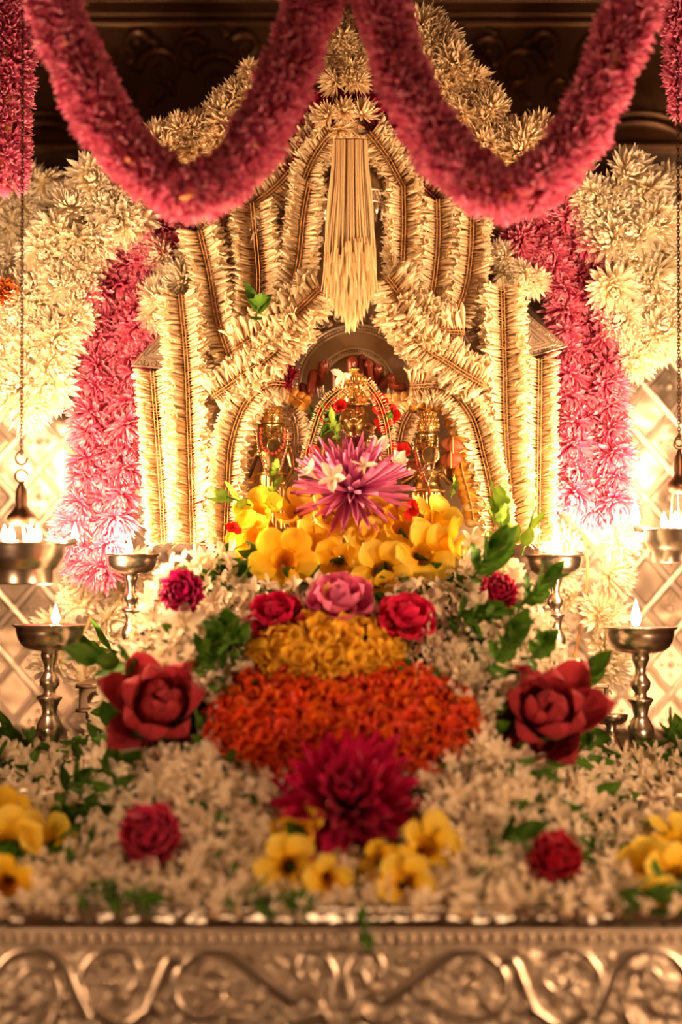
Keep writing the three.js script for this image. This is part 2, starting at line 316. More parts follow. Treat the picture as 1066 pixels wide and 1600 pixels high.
// carved silver platform on which the idols stand
{
  const zf = 0.0, yT = P(0, 1072, zf).y, yB = P(0, 1110, zf).y, xl = P(126, 0, zf).x, xr = P(944, 0, zf).x, W = xr - xl;
  const pl = thing('carved_platform', 'low carved silver platform behind the flower heap with scrolled corner blocks', 'platform', V((xl + xr) / 2, 0.12, -0.15));
  const L = (px, py, z) => P(px, py, z).sub(pl.position);
  mesh('platform_top', box(W, yT - yB, 0.3, 0.003), MAT.silverDark, pl, V(0, (yT + yB) / 2 - 0.12, 0));
  for (const y of [yT, yB]) { mesh('edge_band', box(W + 0.008, 0.006, 0.308, 0.002), MAT.silverDark, pl, V(0, y - 0.12, 0)); }
  for (const s of [-1, 1]) {
    mesh('leg', lathe([[0.022, 0], [0.024, 0.006], [0.015, 0.014], [0.012, 0.03], [0.017, 0.045], [0.024, 0.055], [0.024, yB - 0.12]], 24), MAT.silverDark, pl, V(s * (W / 2 - 0.03), 0, 0.12));
    mesh('leg', lathe([[0.022, 0], [0.024, 0.006], [0.015, 0.014], [0.012, 0.03], [0.017, 0.045], [0.024, 0.055], [0.024, yB - 0.12]], 24), MAT.silverDark, pl, V(s * (W / 2 - 0.03), 0, -0.12));
    for (const [px, dir] of [[150, 1], [185, -1], [220, 1]]) {
      const X = s < 0 ? px : 1070 - px, c = L(X, 1091, zf);
      mesh('carved_scroll', taperTube(spiral(0, 0, 0.013, 0.003, 1, 1.4, dir * s), 0.0035, 0.002, 1), MAT.silverMid, pl, V(c.x, c.y, 0.152));
    }
    mesh('corner_finial', lathe([[0.014, 0], [0.014, 0.004], [0.008, 0.008], [0.008, 0.022], [0.011, 0.026], [0.006, 0.032], [0, 0.034]], 20), MAT.silver, pl, V(s * (W / 2 - 0.035), yT - 0.12 + 0.003, 0.125));
  }
}
for (const s of [-1, 1]) {   // carved stands half buried at the sides of the heap
  const z = s > 0 ? 0.25 : 0.24, px = s > 0 ? 1052 : 20, pt = s > 0 ? 1244 : 1236, c = P(px, pt, z), b = P(px, pt + 36, z);
  const st = thing('carved_stand', `low carved silver stand half buried in blossoms at the ${s > 0 ? 'right' : 'left'} edge`, 'stand', V(c.x + s * 0.0, 0.0, z - 0.06));
  mesh('stand_top', box(0.106, c.y - b.y, 0.12, 0.004), MAT.silverDark, st, V(0, (c.y + b.y) / 2, 0));
  mesh('edge_band', box(0.112, 0.005, 0.126, 0.002), MAT.silver, st, V(0, b.y, 0));
  mesh('foot', box(0.085, b.y, 0.1, 0.004), MAT.silverDark, st, V(0, b.y / 2, 0));
  for (let i = 0; i < 4; i++) mesh('carved_scroll', taperTube(spiral(0, 0, 0.011, 0.003, 0.5 + i, 1.3, i % 2 ? 1 : -1), 0.004, 0.002, 1), MAT.silver, st, V((i - 1.5) * 0.026, (c.y + b.y) / 2 + 0.003, 0.062));
}

// ---------------------------------------------------------------- oil lamps
function flameGeo(h, w) { return lathe([[0, 0], [w * 0.32, h * 0.06], [w * 0.5, h * 0.24], [w * 0.46, h * 0.42], [w * 0.28, h * 0.66], [w * 0.12, h * 0.86], [0, h]], 16); }
function flame(parent, pos, h, w, power, lean = 0, tone = FLAME) {
  mesh('wick', new THREE.CylinderGeometry(0.0011, 0.0016, 0.008, 8), MAT.wick, parent, V(pos.x, pos.y - 0.003, pos.z));
  const f = mesh('flame', flameGeo(h, w), MAT.flame, parent, pos); f.rotation.z = lean; f.castShadow = false;
  if (power) { const l = new THREE.PointLight(tone, power, 0, 2); l.position.set(pos.x - lean * h * 0.4, pos.y + h * 0.4, pos.z); l.castShadow = true; l.shadow.radius = 0.35; l.name = 'flame_light'; parent.add(l); }
}
function standingLamp(label, px, rimPy, z, k, footY, power, fdx, fh, fw) {
  const rim = P(px, rimPy, z), u = M(z) * k;                    // u metres for one photograph pixel of the front lamp
  const t = thing('oil_lamp', label, 'lamp', V(rim.x, footY, z), 'silver standing oil lamps');
  const y = (d) => rim.y - footY - d * u, r = (d) => d * u;
  mesh('bowl', lathe([[0, y(40)], [r(20), y(40.5)], [r(34), y(38)], [r(44), y(32)], [r(50), y(22)], [r(52.5), y(12)], [r(53), y(5)], [r(58), y(2)], [r(59), y(0)], [r(57), y(-0.5)], [r(50), y(1.5)], [r(48), y(6)], [r(44), y(20)], [r(32), y(31)], [0, y(33)]], 56), MAT.brass, t);
  const H = Math.max(0.02, (rim.y - footY) / u);
  const st = [[19, 38], [13, 42], [14, 48], [12, 54], [9, 62], [8, 72], [11, 78], [16, 86], [15, 94], [9, 102], [10, 108], [19, 111], [20, 115], [17, 118], [13, 126], [11, 138], [14, 144], [20, 156], [21, 166], [17, 178], [11, 187]];
  mesh('stem', lathe(st.map(([a, b]) => [r(a), y(Math.min(b, H - 14))]), 40), MAT.brass, t);
  mesh('foot', lathe([[r(11), y(Math.min(187, H - 14))], [r(16), y(H - 12)], [r(34), y(H - 8)], [r(42), y(H - 3)], [r(42), 0.0005], [0, 0.0005]], 48), MAT.brass, t);
  mesh('oil', new THREE.CylinderGeometry(r(43), r(40), r(3), 32), new THREE.MeshPhysicalMaterial({ color: lin('#4a2c0c'), roughness: 0.08 }), t, V(0, y(18), 0));
  flame(t, V(fdx * u, y(-1), r(8)), fh, fw, power, 0);
  return t;
}
standingLamp('front left silver standing oil lamp on a turned stem beside the lotus', 78, 976, 0.07, 1, 0.121, POWER.front, 10, 0.026, 0.011);
standingLamp('front right silver standing oil lamp with a taller flame', 1001, 980, 0.07, 1, 0.121, POWER.front, -8, 0.036, 0.013);
standingLamp('rear left smaller silver oil lamp with a slim blue-footed flame behind the magenta aster', 205, 866, -0.04, 0.76, 0.222, POWER.backLeft, -3, 0.025, 0.009);
standingLamp('rear right smaller silver oil lamp in front of the brightest white chrysanthemums', 868, 867, -0.04, 0.82, 0.222, POWER.backRight, 4, 0.028, 0.011);
{ // low cup beside the front right lamp
  const z = 0.05, c = P(958, 1118, z), u = M(z), t = thing('small_cup', 'small plain silver cup on a short stem between the lotus and the front right lamp', 'cup', V(c.x, 0.121, z - 0.02));
  const y = (d) => c.y - 0.121 - d * u;
  mesh('cup_bowl', lathe([[0, y(16)], [18 * u, y(15)], [25 * u, y(8)], [27 * u, y(0)], [25 * u, y(0.5)], [22 * u, y(8)], [0, y(12)]], 32), MAT.brass, t);
  mesh('cup_stem', lathe([[9 * u, y(15)], [7 * u, y(24)], [9 * u, y(34)], [18 * u, y(52)], [20 * u, 0.0005], [0, 0.0005]], 28), MAT.brass, t);
}
// hanging lamps on chains
function hangingLamp(label, cx, z, k, rimPy, ringPy, bellPy, spoutDx, flameH, power = POWER.hanging) {
  const u = M(z) * k, c = P(cx, rimPy, z), up = P(cx, -260, z).y, t = thing('hanging_lamp', label, 'lamp', V(c.x, c.y, z), 'hanging oil lamps');
  const yy = (py) => P(cx, py, z).y - c.y, s = Math.sign(spoutDx);
  // bowl: wide rim, rounded wall, narrower drum below
  mesh('bowl', lathe([[0, -66 * u], [50 * u, -66 * u], [52 * u, -63 * u], [52 * u, -44 * u], [60 * u, -38 * u], [68 * u, -22 * u], [71 * u, -6 * u], [74 * u, -2 * u], [74 * u, 0], [70 * u, 0.5 * u], [66 * u, -8 * u], [56 * u, -26 * u], [0, -30 * u]], 64), MAT.brass, t);
  const sp = new THREE.Shape(); sp.moveTo(60 * u, -7 * u); sp.quadraticCurveTo(80 * u, -6 * u, 88 * u, 2 * u); sp.lineTo(84 * u, 7 * u); sp.quadraticCurveTo(74 * u, 2 * u, 60 * u, 2 * u);
  const sg = new THREE.ExtrudeGeometry(sp, { depth: 14 * u, bevelEnabled: true, bevelSize: 2 * u, bevelThickness: 2 * u, bevelSegments: 2 }); sg.translate(0, 0, -7 * u); if (s < 0) sg.rotateY(Math.PI);
  mesh('spout', sg, MAT.brass, t);
  flame(t, V(s * 84 * u, 5 * u, 0), flameH, flameH * 0.38, power * 0.4);
  // bell shaped finial carried on three rods
  const b = (py) => yy(py);
  mesh('bell_finial', lathe([[0, b(bellPy - 50)], [3 * u, b(bellPy - 49)], [5 * u, b(bellPy - 44)], [9 * u, b(bellPy - 34)], [10 * u, b(bellPy - 22)], [9 * u, b(bellPy - 12)], [13 * u, b(bellPy - 4)], [21 * u, b(bellPy + 3)], [23 * u, b(bellPy + 10)], [20 * u, b(bellPy + 16)], [16 * u, b(bellPy + 20)], [0, b(bellPy + 18)]], 36), MAT.iron, t);
  for (let i = 0; i < 3; i++) { const a = i * 2.094 + 0.6; mesh('rod', tube([V(Math.cos(a) * 14 * u, b(bellPy + 16), Math.sin(a) * 14 * u), V(Math.cos(a) * 26 * u, -12 * u, Math.sin(a) * 26 * u), V(Math.cos(a) * 38 * u, -26 * u, Math.sin(a) * 38 * u)], 2.2 * u, 12, 8), MAT.brass, t); }
  for (let i = 0; i < 4; i++) { const a = i * 1.57 + 0.4; flame(t, V(Math.cos(a) * 30 * u, 1 * u, Math.sin(a) * 30 * u), 0.022, 0.01, i % 2 ? power * 0.3 : 0); }
  // hooks and chain
  const hook = new THREE.TorusGeometry(10 * u, 1.6 * u, 8, 24, 5.2);
  mesh('hook', hook, MAT.iron, t, V(0, b(bellPy - 58), 0)); const h2 = mesh('hook', hook, MAT.iron, t, V(0, b(ringPy), 0)); h2.rotation.set(0, 0.6, 1.2);
  const link = new THREE.TorusGeometry(0.0022, 0.0008, 6, 10); link.scale(0.8, 1.35, 1);
  const links = []; let i = 0; for (let y = b(ringPy) + 10 * u; y < up - c.y; y += 0.0045) { const g = link.clone(); if (i++ % 2) g.rotateY(Math.PI / 2); g.translate(0, y, 0); links.push(g); }
  mesh('chain', join(links), MAT.iron, t).userData.kind = 'stuff';
}
hangingLamp('left hanging brass oil lamp with dark bell finial on a long thin chain', 33, 0.13, 1, 847, 716, 802, 80, 0.02);
hangingLamp('right hanging brass oil lamp at the frame edge with tall spout flame', 1062, 0.07, 0.82, 826, 690, 752, -78, 0.034, POWER.hanging * 0.72);
// unseen lamps beyond the frame edges, placed to light the garlands from the front
hangingLamp('unseen outer left hanging brass oil lamp beyond the left frame edge, lighting the garlands', -190, 0.36, 1, 640, 520, 600, 80, 0.02, POWER.outer);
hangingLamp('unseen outer right hanging brass oil lamp beyond the right frame edge, lighting the garlands', 1256, 0.36, 1, 640, 520, 600, -80, 0.02, POWER.outer);
for (const s of [-1, 1]) { // unseen tall lamps out of view, placed to light the frieze and lower flowers
  const t = thing('unseen_floor_lamp', `unseen tall brass floor lamp lighting the frieze from the ${s < 0 ? 'left' : 'right'} of the altar front`, 'lamp', V(s * 0.72, -0.75, 1.15), 'unseen tall floor lamps');
  mesh('stem', lathe([[0.11, 0], [0.11, 0.02], [0.05, 0.05], [0.02, 0.1], [0.018, 0.4], [0.03, 0.43], [0.018, 0.46], [0.016, 0.78], [0.03, 0.8]], 32), MAT.brass, t);
  mesh('bowl', lathe([[0, 0.79], [0.06, 0.8], [0.085, 0.825], [0.09, 0.83], [0.08, 0.828], [0.05, 0.812], [0, 0.81]], 40), MAT.brass, t);
  for (let i = 0; i < 5; i++) { const a = i * 1.2566; flame(t, V(Math.cos(a) * 0.075, 0.835, Math.sin(a) * 0.075), 0.03, 0.012, (s < 0 ? POWER.unseenFloorLeft : POWER.unseenFloorRight) / 5, 0, FLAME_LOW); }
}

// ---------------------------------------------------------------- garlands
const curveOf = (pts) => new THREE.CatmullRomCurve3(pts.map(([x, y, z]) => P(x, y, z)), false, 'centripetal');
// a tuberose bud, lying along +y: bare tan stalk, then a closed cream bud with a pointed tip
function budGeo(stalk, L, R, tint) {
  const prof = [[R * 0.1, -stalk], [R * 0.14, -0.0001], [R * 0.5, L * 0.1], [R * 0.78, L * 0.32], [R, L * 0.58], [R * 0.95, L * 0.76], [R * 0.55, L * 0.92], [0, L]];
  const g = lathe(prof, 6); g.scale(1, 1, 0.72);
  const a = lin('#d8b080'), b = lin('#f2dcb4').multiplyScalar(tint), c = lin('#fff3d6').multiplyScalar(tint);
  paint(g, (x, y) => y < 0.0005 ? a : y < L * 0.3 ? mixc(mixc(a, b, 0.65), b, y / (L * 0.3)) : mixc(b, c, Math.min(1, (y - L * 0.3) / (L * 0.35))));
  return g;
}
// an open tuberose: the bud split into pointed petals
function openBudGeo(stalk, L, R, tint) {
  const b = lin('#eed6a8').multiplyScalar(tint), c = lin('#fff3d6').multiplyScalar(tint);
  const list = [budGeo(stalk, L * 0.62, R * 0.7, tint * 0.97).toNonIndexed()];
  for (let k = 0; k < 4; k++) { const p = petalGeo(L * 0.62, R * 1.5, { curl: -0.5, cup: 0.25, n: 3, tip: 0.7, base: 0.5, c0: b, c1: c }); p.applyMatrix4(petalAt(k * 1.57 + 0.4, 0.28, R * 0.25, L * 0.4)); list.push(p); }
  return join(list);
}
reseed(77);
const BUDS = [];
for (const tint of [0.86, 0.95, 1.0]) for (const [L, R] of [[0.025, 0.0031], [0.029, 0.0035]]) BUDS.push(budGeo(0.006, L, R, tint));
for (const tint of [0.88, 0.94, 1.0]) BUDS.push(openBudGeo(0.006, 0.026, 0.0042, tint));
function tuberose(label, pts, widthPx, opt = {}) {
  const { step = 4.4, layers = 3, gap = 4.5, tilt = 0.35, name = 'tuberose_garland', group = 'cream tuberose strands', lift = 0, strings = true } = opt;
  const c = curveOf(pts), base = c.getPoint(0), L = c.getLength(), zmid = pts[0][2], m = M(zmid);
  const t = thing(name, label, 'garland', base, group);
  const N = Math.round(L / (step * m)), scale = (widthPx / 2 - gap) * m / 0.025;
  const spots = [];
  for (let i = 0; i < N; i++) for (const s of [-1, 1]) for (let k = 0; k < layers; k++) spots.push([i, s, k]);
  const extra = []; let made = 0;
  for (const [i, s, k] of spots) {
    const u = clamp((i + 0.5 + rr(-0.35, 0.35)) / N, 0, 1), p = c.getPointAt(u), T = c.getTangentAt(u), Nn = V(-T.y, T.x, 0).normalize().multiplyScalar(s);
    if (T.y > 0) T.negate();                                     // strands hang: tips lean upwards
    const e = k === 0 ? rr(-0.35, 0.1) : k === 1 ? rr(0.05, 0.4) : rr(0.35, 0.8);
    const dir = Nn.clone().multiplyScalar(Math.cos(e)).add(V(0, 0, Math.sin(e))).addScaledVector(T, -tilt * rr(-0.2, 1.3)).normalize();
    const pos = p.clone().addScaledVector(Nn, gap * m * (1 + (k === 2 ? 0.3 : 0))).add(V(0, 0, lift + (k - 1) * 0.003 + rr(-0.001, 0.001))).sub(base);
    const g = BUDS[Math.floor(rnd() * BUDS.length)], sc = scale * rr(0.82, 1.12) * (k === 2 ? 0.92 : 1), q = aim(dir, rnd() * 6.28);
    if (made < 300) { mesh('bud', g, MAT.petal, t, pos, q, sc); made++; }
    else extra.push(g.clone().applyMatrix4(new THREE.Matrix4().compose(pos, q, V(sc, sc, sc))));
  }
  if (extra.length) mesh('buds_rest', join(extra), MAT.petal, t).userData.kind = 'stuff';
  if (strings) for (const s of [-1, 1]) { const q = []; for (let i = 0; i <= 30; i++) { const p = c.getPointAt(i / 30), T = c.getTangentAt(i / 30); q.push(p.addScaledVector(V(-T.y, T.x, 0), s * 2.4 * m).add(V(0, 0, lift + 0.005)).sub(base)); } mesh('string', tube(q, 0.00055, 80, 5), MAT.string, t); }
  // the bed of stalks that the strings bind
  return t;
}
const zg = -0.03;
const strand = (label, pts, w, o) => tuberose(label, pts.map(([x, y, z]) => [x, y, z ?? zg]), w, o);
// left of the shrine
strand('outermost left tuberose strand, short and straight, beside the pink garland', [[238, 580], [246, 680], [252, 770], [256, 850]], 58);
strand('long straight left tuberose strand passing over the silver triangle', [[283, 462], [292, 560], [297, 680], [300, 780], [302, 850]], 74, { lift: 0.012 });
strand('left tuberose strand that bends inwards below the white chrysanthemum knot', [[312, 360], [328, 430], [340, 500], [366, 578]], 70);
strand('left tuberose strand hanging behind the loop with the green leaf', [[346, 345], [352, 420], [368, 500], [400, 545]], 56, { lift: -0.012 });
strand('left tuberose strand with a wide bare ladder of stalks', [[394, 318], [400, 380], [404, 440], [398, 510]], 76, { gap: 11 });
strand('left tuberose strand next to the hanging fringe', [[484, 285], [474, 340], [468, 400], [458, 455]], 62, { lift: 0.004 });
// right of the shrine
strand('right tuberose strand next to the hanging fringe', [[630, 292], [631, 350], [629, 410], [628, 478]], 64, { lift: 0.004 });
strand('right tuberose strand second from the fringe', [[684, 312], [685, 370], [680, 430], [672, 480]], 62);
strand('right tuberose strand third from the fringe, curving inwards at its foot', [[738, 335], [736, 390], [728, 450], [708, 505]], 66);
strand('right tuberose strand third from the fringe, inner return behind', [[655, 330], [650, 390], [655, 450], [668, 500]], 44, { lift: -0.014 });
strand('long straight right tuberose strand between two pieces of engraved silver', [[784, 448], [787, 560], [790, 680], [796, 770], [802, 850]], 76, { lift: 0.012 });
strand('outermost right tuberose strand, short, under the silver triangle', [[844, 560], [843, 650], [842, 740], [840, 850]], 60);
// slanting bands
const zd = 0.0;
strand('upper left slanting tuberose band falling from the peak', [[520, 178, -0.05], [478, 235, -0.05], [432, 292, -0.05], [372, 335, -0.05], [318, 372, -0.05]], 66);
strand('upper right slanting tuberose band falling from the peak', [[562, 178, -0.05], [605, 235, -0.05], [650, 285, -0.05], [700, 330, -0.05], [752, 372, -0.05]], 62);
strand('steep left tuberose band beside the top of the fringe', [[518, 208, -0.03], [492, 245, -0.03], [472, 290, -0.03]], 56);
strand('steep right tuberose band beside the top of the fringe', [[576, 208, -0.03], [604, 245, -0.03], [630, 292, -0.03]], 58);
strand('lower left slanting tuberose band, upper of two, ending at the green leaf', [[502, 450, zd], [456, 492, zd], [410, 522, zd], [368, 548, zd]], 80);
strand('lower left slanting tuberose band, lower of two, over the silver arch', [[470, 506, zd], [426, 552, zd], [378, 590, zd], [332, 622, zd]], 72, { lift: 0.006 });
strand('lower right slanting tuberose band, upper of two, curling up to the third strand', [[604, 434, zd], [645, 484, zd], [686, 516, zd], [726, 520, zd]], 80);
strand('lower right slanting tuberose band, lower of two, over the silver arch', [[614, 484, zd], [656, 536, zd], [706, 572, zd], [758, 604, zd]], 74, { lift: 0.006 });
// arches around the idols
strand('left tuberose arch around the left idol', [[352, 850, 0.01], [356, 760, 0.01], [362, 690, 0.01], [386, 628, 0.01], [420, 600, 0.01], [446, 600, 0.0]], 64);
strand('right tuberose arch around the right idol', [[640, 604, 0.0], [696, 606, 0.0], [736, 650, 0.005], [756, 715, 0.01], [770, 780, 0.01], [778, 838, 0.01]], 60);
// thin cords of clipped stalks beside the middle idol
strand('thin clipped stalk cord curving left of the middle idol', [[538, 604, 0.03], [506, 634, 0.03], [488, 682, 0.03], [474, 735, 0.03]], 20, { layers: 2, step: 4, gap: 4, group: 'clipped stalk cords', name: 'stalk_cord', tilt: 0.1 });
strand('thin clipped stalk cord curving right of the middle idol', [[570, 596, 0.03], [593, 628, 0.03], [606, 672, 0.03], [611, 738, 0.03]], 22, { layers: 2, step: 4, gap: 4, group: 'clipped stalk cords', name: 'stalk_cord', tilt: 0.1 });
// curled ends and odd pieces
strand('short loose tuberose piece right of the middle idol', [[640, 644, 0.0], [630, 664, 0.0], [624, 690, 0.0]], 44, { layers: 3 });
strand('short dim tuberose piece between the left idol and the red blossoms', [[452, 640, -0.02], [462, 670, -0.02], [462, 710, -0.02]], 46, { layers: 3 });

// chrysanthemum heads
reseed(991);
const C = (h) => lin(h);
function mumVariants(style, R, n, rings) { const out = []; for (let i = 0; i < n; i++) out.push(rosette(rings.map(([c, th, L, W, r0, y0]) => [c, th, L * R, W * R, (r0 ?? 0.08) * R, (y0 ?? 0) * R]), style, 0.18)); return out; }
const fullRings = [[8, 0.1, 0.5, 0.13, 0.04, 0.14], [13, 0.35, 0.62, 0.15, 0.07, 0.13], [17, 0.65, 0.75, 0.16, 0.1, 0.1], [20, 0.95, 0.86, 0.17, 0.12, 0.06], [22, 1.25, 0.95, 0.18, 0.13, 0.0], [22, 1.55, 1.0, 0.18, 0.13, -0.04], [18, 1.9, 0.92, 0.18, 0.12, -0.1]];
const pomRings = [[4, 0.2, 0.6, 0.3, 0.05, 0.05], [7, 0.6, 0.85, 0.34, 0.08], [9, 1.0, 1.0, 0.36, 0.1], [9, 1.45, 1.0, 0.36, 0.1, -0.05]];
const WHITE = mumVariants({ c0: C('#f4e8c4'), c1: C('#fffaf0'), curl: 0.75, cup: 0.25, n: 4, tip: 0.45, base: 0.5 }, 0.038, 4, fullRings);
const PINKDEEP = mumVariants({ c0: C('#b8386e'), c1: C('#de6a98'), c2: C('#f2aac4'), curl: 0.5, cup: 0.2, n: 3, tip: 0.6, base: 0.45 }, 0.02, 5, pomRings);
const PINKPALE = mumVariants({ c0: C('#d84c8c'), c1: C('#ec80a8'), c2: C('#f9ccd8'), curl: 0.8, cup: 0.25, n: 4, tip: 0.45, base: 0.5 }, 0.031, 5, fullRings);
const CRIMSON = mumVariants({ c0: C('#8a0c46'), c1: C('#b81c48'), curl: 0.5, cup: 0.2, n: 3, tip: 0.6, base: 0.45 }, 0.018, 3, pomRings);
const CREAM = mumVariants({ c0: C('#dcc090'), c1: C('#fbf0d8'), curl: 0.5, cup: 0.2, n: 3, tip: 0.7, base: 0.4 }, 0.03, 4, [[7, 0.15, 0.7, 0.16, 0.04, 0.12], [12, 0.45, 0.85, 0.17, 0.06, 0.06], [16, 0.85, 1, 0.18, 0.09], [16, 1.25, 0.95, 0.18, 0.09], [12, 1.6, 0.85, 0.18, 0.09, -0.05]]);
const CALYX = (() => { const g = new THREE.SphereGeometry(1, 10, 6); g.scale(1, 0.6, 1); return paint(g, () => C('#4c5a20')); })();

// thick rope of pink heads all round a string
function pinkRope(label, pts, radPx, ringStep = 22, around = 6, headScale = 1, name = 'pink_garland', group = 'pink chrysanthemum garlands', heads = PINKDEEP) {
  const c = curveOf(pts), base = c.getPoint(0), L = c.getLength(), m = M(pts[0][2]), t = thing(name, label, 'garland', base, group);
  const fr = c.computeFrenetFrames(200), N = Math.max(2, Math.round(L / (ringStep * m))); let made = 0;
  mesh('string', tube(Array.from({ length: 31 }, (_, i) => c.getPointAt(i / 30).sub(base)), radPx * m * 0.22, 80, 6), MAT.string, t);
  for (let i = 0; i < N; i++) for (let k = 0; k < around; k++) {
    const u = (i + 0.5 + rr(-0.3, 0.3)) / N, f = Math.min(200, Math.round(u * 200)), a = (k + (i % 2) * 0.5 + rr(-0.22, 0.22)) / around * 6.283;
    const out = fr.normals[f].clone().multiplyScalar(Math.cos(a)).addScaledVector(fr.binormals[f], Math.sin(a));
    const p = c.getPointAt(u).addScaledVector(out, radPx * m * rr(0.42, 0.62)).sub(base);
    const dir = out.clone().addScaledVector(fr.tangents[f], rr(-0.35, 0.35));
    const hd = mesh('flower_head', heads[Math.floor(rnd() * heads.length)], MAT.petal, t, p, aim(dir, rnd() * 6), headScale * rr(0.85, 1.15)); made++;
  }
  return t;
}
const zs = 0.3;
pinkRope('thick pink chrysanthemum swag looping across the upper left, out of focus', [[68, -70, zs], [84, 0, zs], [118, 90, zs + 0.005], [160, 185, zs + 0.01], [222, 262, zs + 0.02], [290, 302, zs + 0.03], [358, 272, zs + 0.02], [418, 185, zs + 0.01], [458, 90, zs], [488, 0, zs], [505, -70, zs]], 50);
pinkRope('thick pink chrysanthemum swag looping across the upper right, out of focus', [[562, -70, zs + 0.01], [592, 0, zs + 0.01], [628, 110, zs + 0.01], [672, 205, zs + 0.02], [738, 280, zs + 0.03], [800, 302, zs + 0.03], [862, 268, zs + 0.02], [920, 185, zs], [960, 90, zs], [992, 0, zs], [1012, -70, zs]], 50);
pinkRope('pink chrysanthemum garland end hanging at the left edge behind the chain', [[14, -70, 0.05], [14, 40, 0.05], [14, 140, 0.05], [8, 230, 0.05], [0, 290, 0.05]], 42, 22, 6, 1);
pinkRope('pink chrysanthemum garland end hanging at the top right corner', [[1066, -70, 0.05], [1066, 10, 0.05], [1070, 90, 0.05], [1080, 180, 0.05]], 34, 22, 5, 1);
// hanging garlands of pink heads strung nose down in two columns
function pinkColumn(label, pts, radPx, step, white = () => false) {
  const c = curveOf(pts), base = c.getPoint(0), L = c.getLength(), m = M(pts[0][2]), t = thing('pink_garland', label, 'garland', base, 'pink chrysanthemum garlands');
  mesh('string', tube(Array.from({ length: 31 }, (_, i) => c.getPointAt(i / 30).add(V(0, 0, -0.01)).sub(base)), 0.002, 80, 6), MAT.string, t);
  const N = Math.round(L / (step * m));
  for (let i = 0; i < N; i++) for (const s of [-1, 1, 0]) {
    const u = (i + 0.5 + (s ? s * 0.22 : 0.5) + rr(-0.15, 0.15)) / (N + 0.5); if (u > 1 || u < 0) continue;
    const p = c.getPointAt(u), T = c.getTangentAt(u); if (T.y > 0) T.negate();
    const side = V(-T.y, T.x, 0), w = white(u);
    p.addScaledVector(side, s * radPx * 0.52 * m).add(V(0, 0, s ? rr(0, 0.012) : 0.004 - 0.01)).sub(base);
    const dir = T.clone().multiplyScalar(rr(0.25, 0.8)).addScaledVector(side, s * rr(0.1, 0.5) + rr(-0.15, 0.15)).add(V(0, 0, rr(0.55, 1.0)));
    const pool = w ? WHITE : PINKPALE, o = mesh('flower_head', pool[Math.floor(rnd() * pool.length)], MAT.petal, t, p, aim(dir, rnd() * 6), (w ? 0.85 : 1) * rr(0.86, 1.1));
    if (rnd() < 0.5) mesh('calyx', CALYX, MAT.thick, o, V(0, -0.004, 0), null, 0.0055);
  }
  return t;
}
const zp = -0.075;
pinkColumn('long left pink chrysanthemum garland hanging in two columns from under the swag', [[300, 362, zp], [255, 350, zp], [212, 372, zp], [190, 440, zp], [178, 560, zp], [168, 680, zp], [158, 780, zp], [138, 850, zp], [118, 905, zp]], 62, 37);
pinkColumn('long right pink chrysanthemum garland hanging in two columns from under the swag', [[778, 352, zp], [830, 352, zp], [880, 372, zp], [908, 440, zp], [918, 560, zp], [926, 680, zp], [930, 760, zp], [928, 815, zp]], 62, 37);
// white chrysanthemum garlands: [x, y, scale]
function whiteGarland(label, pts, widthPx, step, z, sc = 1, pool = WHITE, group = 'white chrysanthemum garlands', per = 2) {
  const c = curveOf(pts.map(([x, y]) => [x, y, z])), base = c.getPoint(0), L = c.getLength(), m = M(z), t = thing('white_garland', label, 'garland', base, group);
  mesh('string', tube(Array.from({ length: 21 }, (_, i) => c.getPointAt(i / 20).add(V(0, 0, -0.012)).sub(base)), 0.002, 60, 6), MAT.string, t);
  const N = Math.round(L / (step * m));
  for (let i = 0; i < N; i++) for (let k = 0; k < per; k++) {
    const u = clamp((i + 0.5 + rr(-0.3, 0.3)) / N, 0, 1), p = c.getPointAt(u), T = c.getTangentAt(u), side = V(-T.y, T.x, 0), s = per > 1 ? (k / (per - 1) - 0.5) * 2 : 0;
    p.addScaledVector(side, (s * 0.5 + rr(-0.15, 0.15)) * widthPx * m * 0.62).add(V(0, 0, rr(-0.012, 0.012))).sub(base);
    const dir = V(rr(-0.5, 0.5), rr(-0.6, 0.4), 1).addScaledVector(side, s * 0.5);
    const o = mesh('flower_head', pool[Math.floor(rnd() * pool.length)], MAT.petal, t, p, aim(dir, rnd() * 6), sc * rr(0.85, 1.12));
    if (pool === WHITE && rnd() < 0.4) mesh('calyx', CALYX, MAT.thick, o, V(0, -0.004, 0), null, 0.006);
  }
  return t;
}
whiteGarland('broad left garland of large white chrysanthemums outside the pink garland', [[212, 300], [150, 328], [108, 385], [85, 450], [60, 520], [30, 590], [0, 640]], 125, 38, -0.06, 1, WHITE, 'white chrysanthemum garlands', 3);
whiteGarland('white chrysanthemum garland at the left edge behind the chain', [[48, 265], [18, 330], [10, 400], [0, 470], [-8, 540]], 100, 42, -0.12, 0.85, WHITE, 'white chrysanthemum garlands', 3);
whiteGarland('broad right garland of large white chrysanthemums outside the pink garland', [[905, 318], [955, 300], [985, 360], [1000, 430], [1022, 500], [1042, 560]], 120, 38, -0.06, 1, WHITE, 'white chrysanthemum garlands', 3);
whiteGarland('white chrysanthemum garland at the right edge behind the chain', [[1062, 260], [1072, 330], [1074, 400], [1078, 470]], 70, 55, -0.12, 0.8);
whiteGarland('dazzling white chrysanthemum tail below the left pink garland behind the lamps', [[190, 860], [165, 910], [140, 965], [120, 1020], [105, 1060]], 120, 40, -0.13, 0.95);
whiteGarland('dazzling white chrysanthemum tail below the right pink garland behind the lamps', [[915, 835], [920, 890], [915, 945], [905, 1000], [895, 1050]], 130, 40, -0.13, 0.95);
whiteGarland('white chrysanthemum knot above the long left tuberose strand', [[238, 418], [272, 412], [300, 420], [268, 470], [235, 470]], 50, 40, -0.05, 0.72);
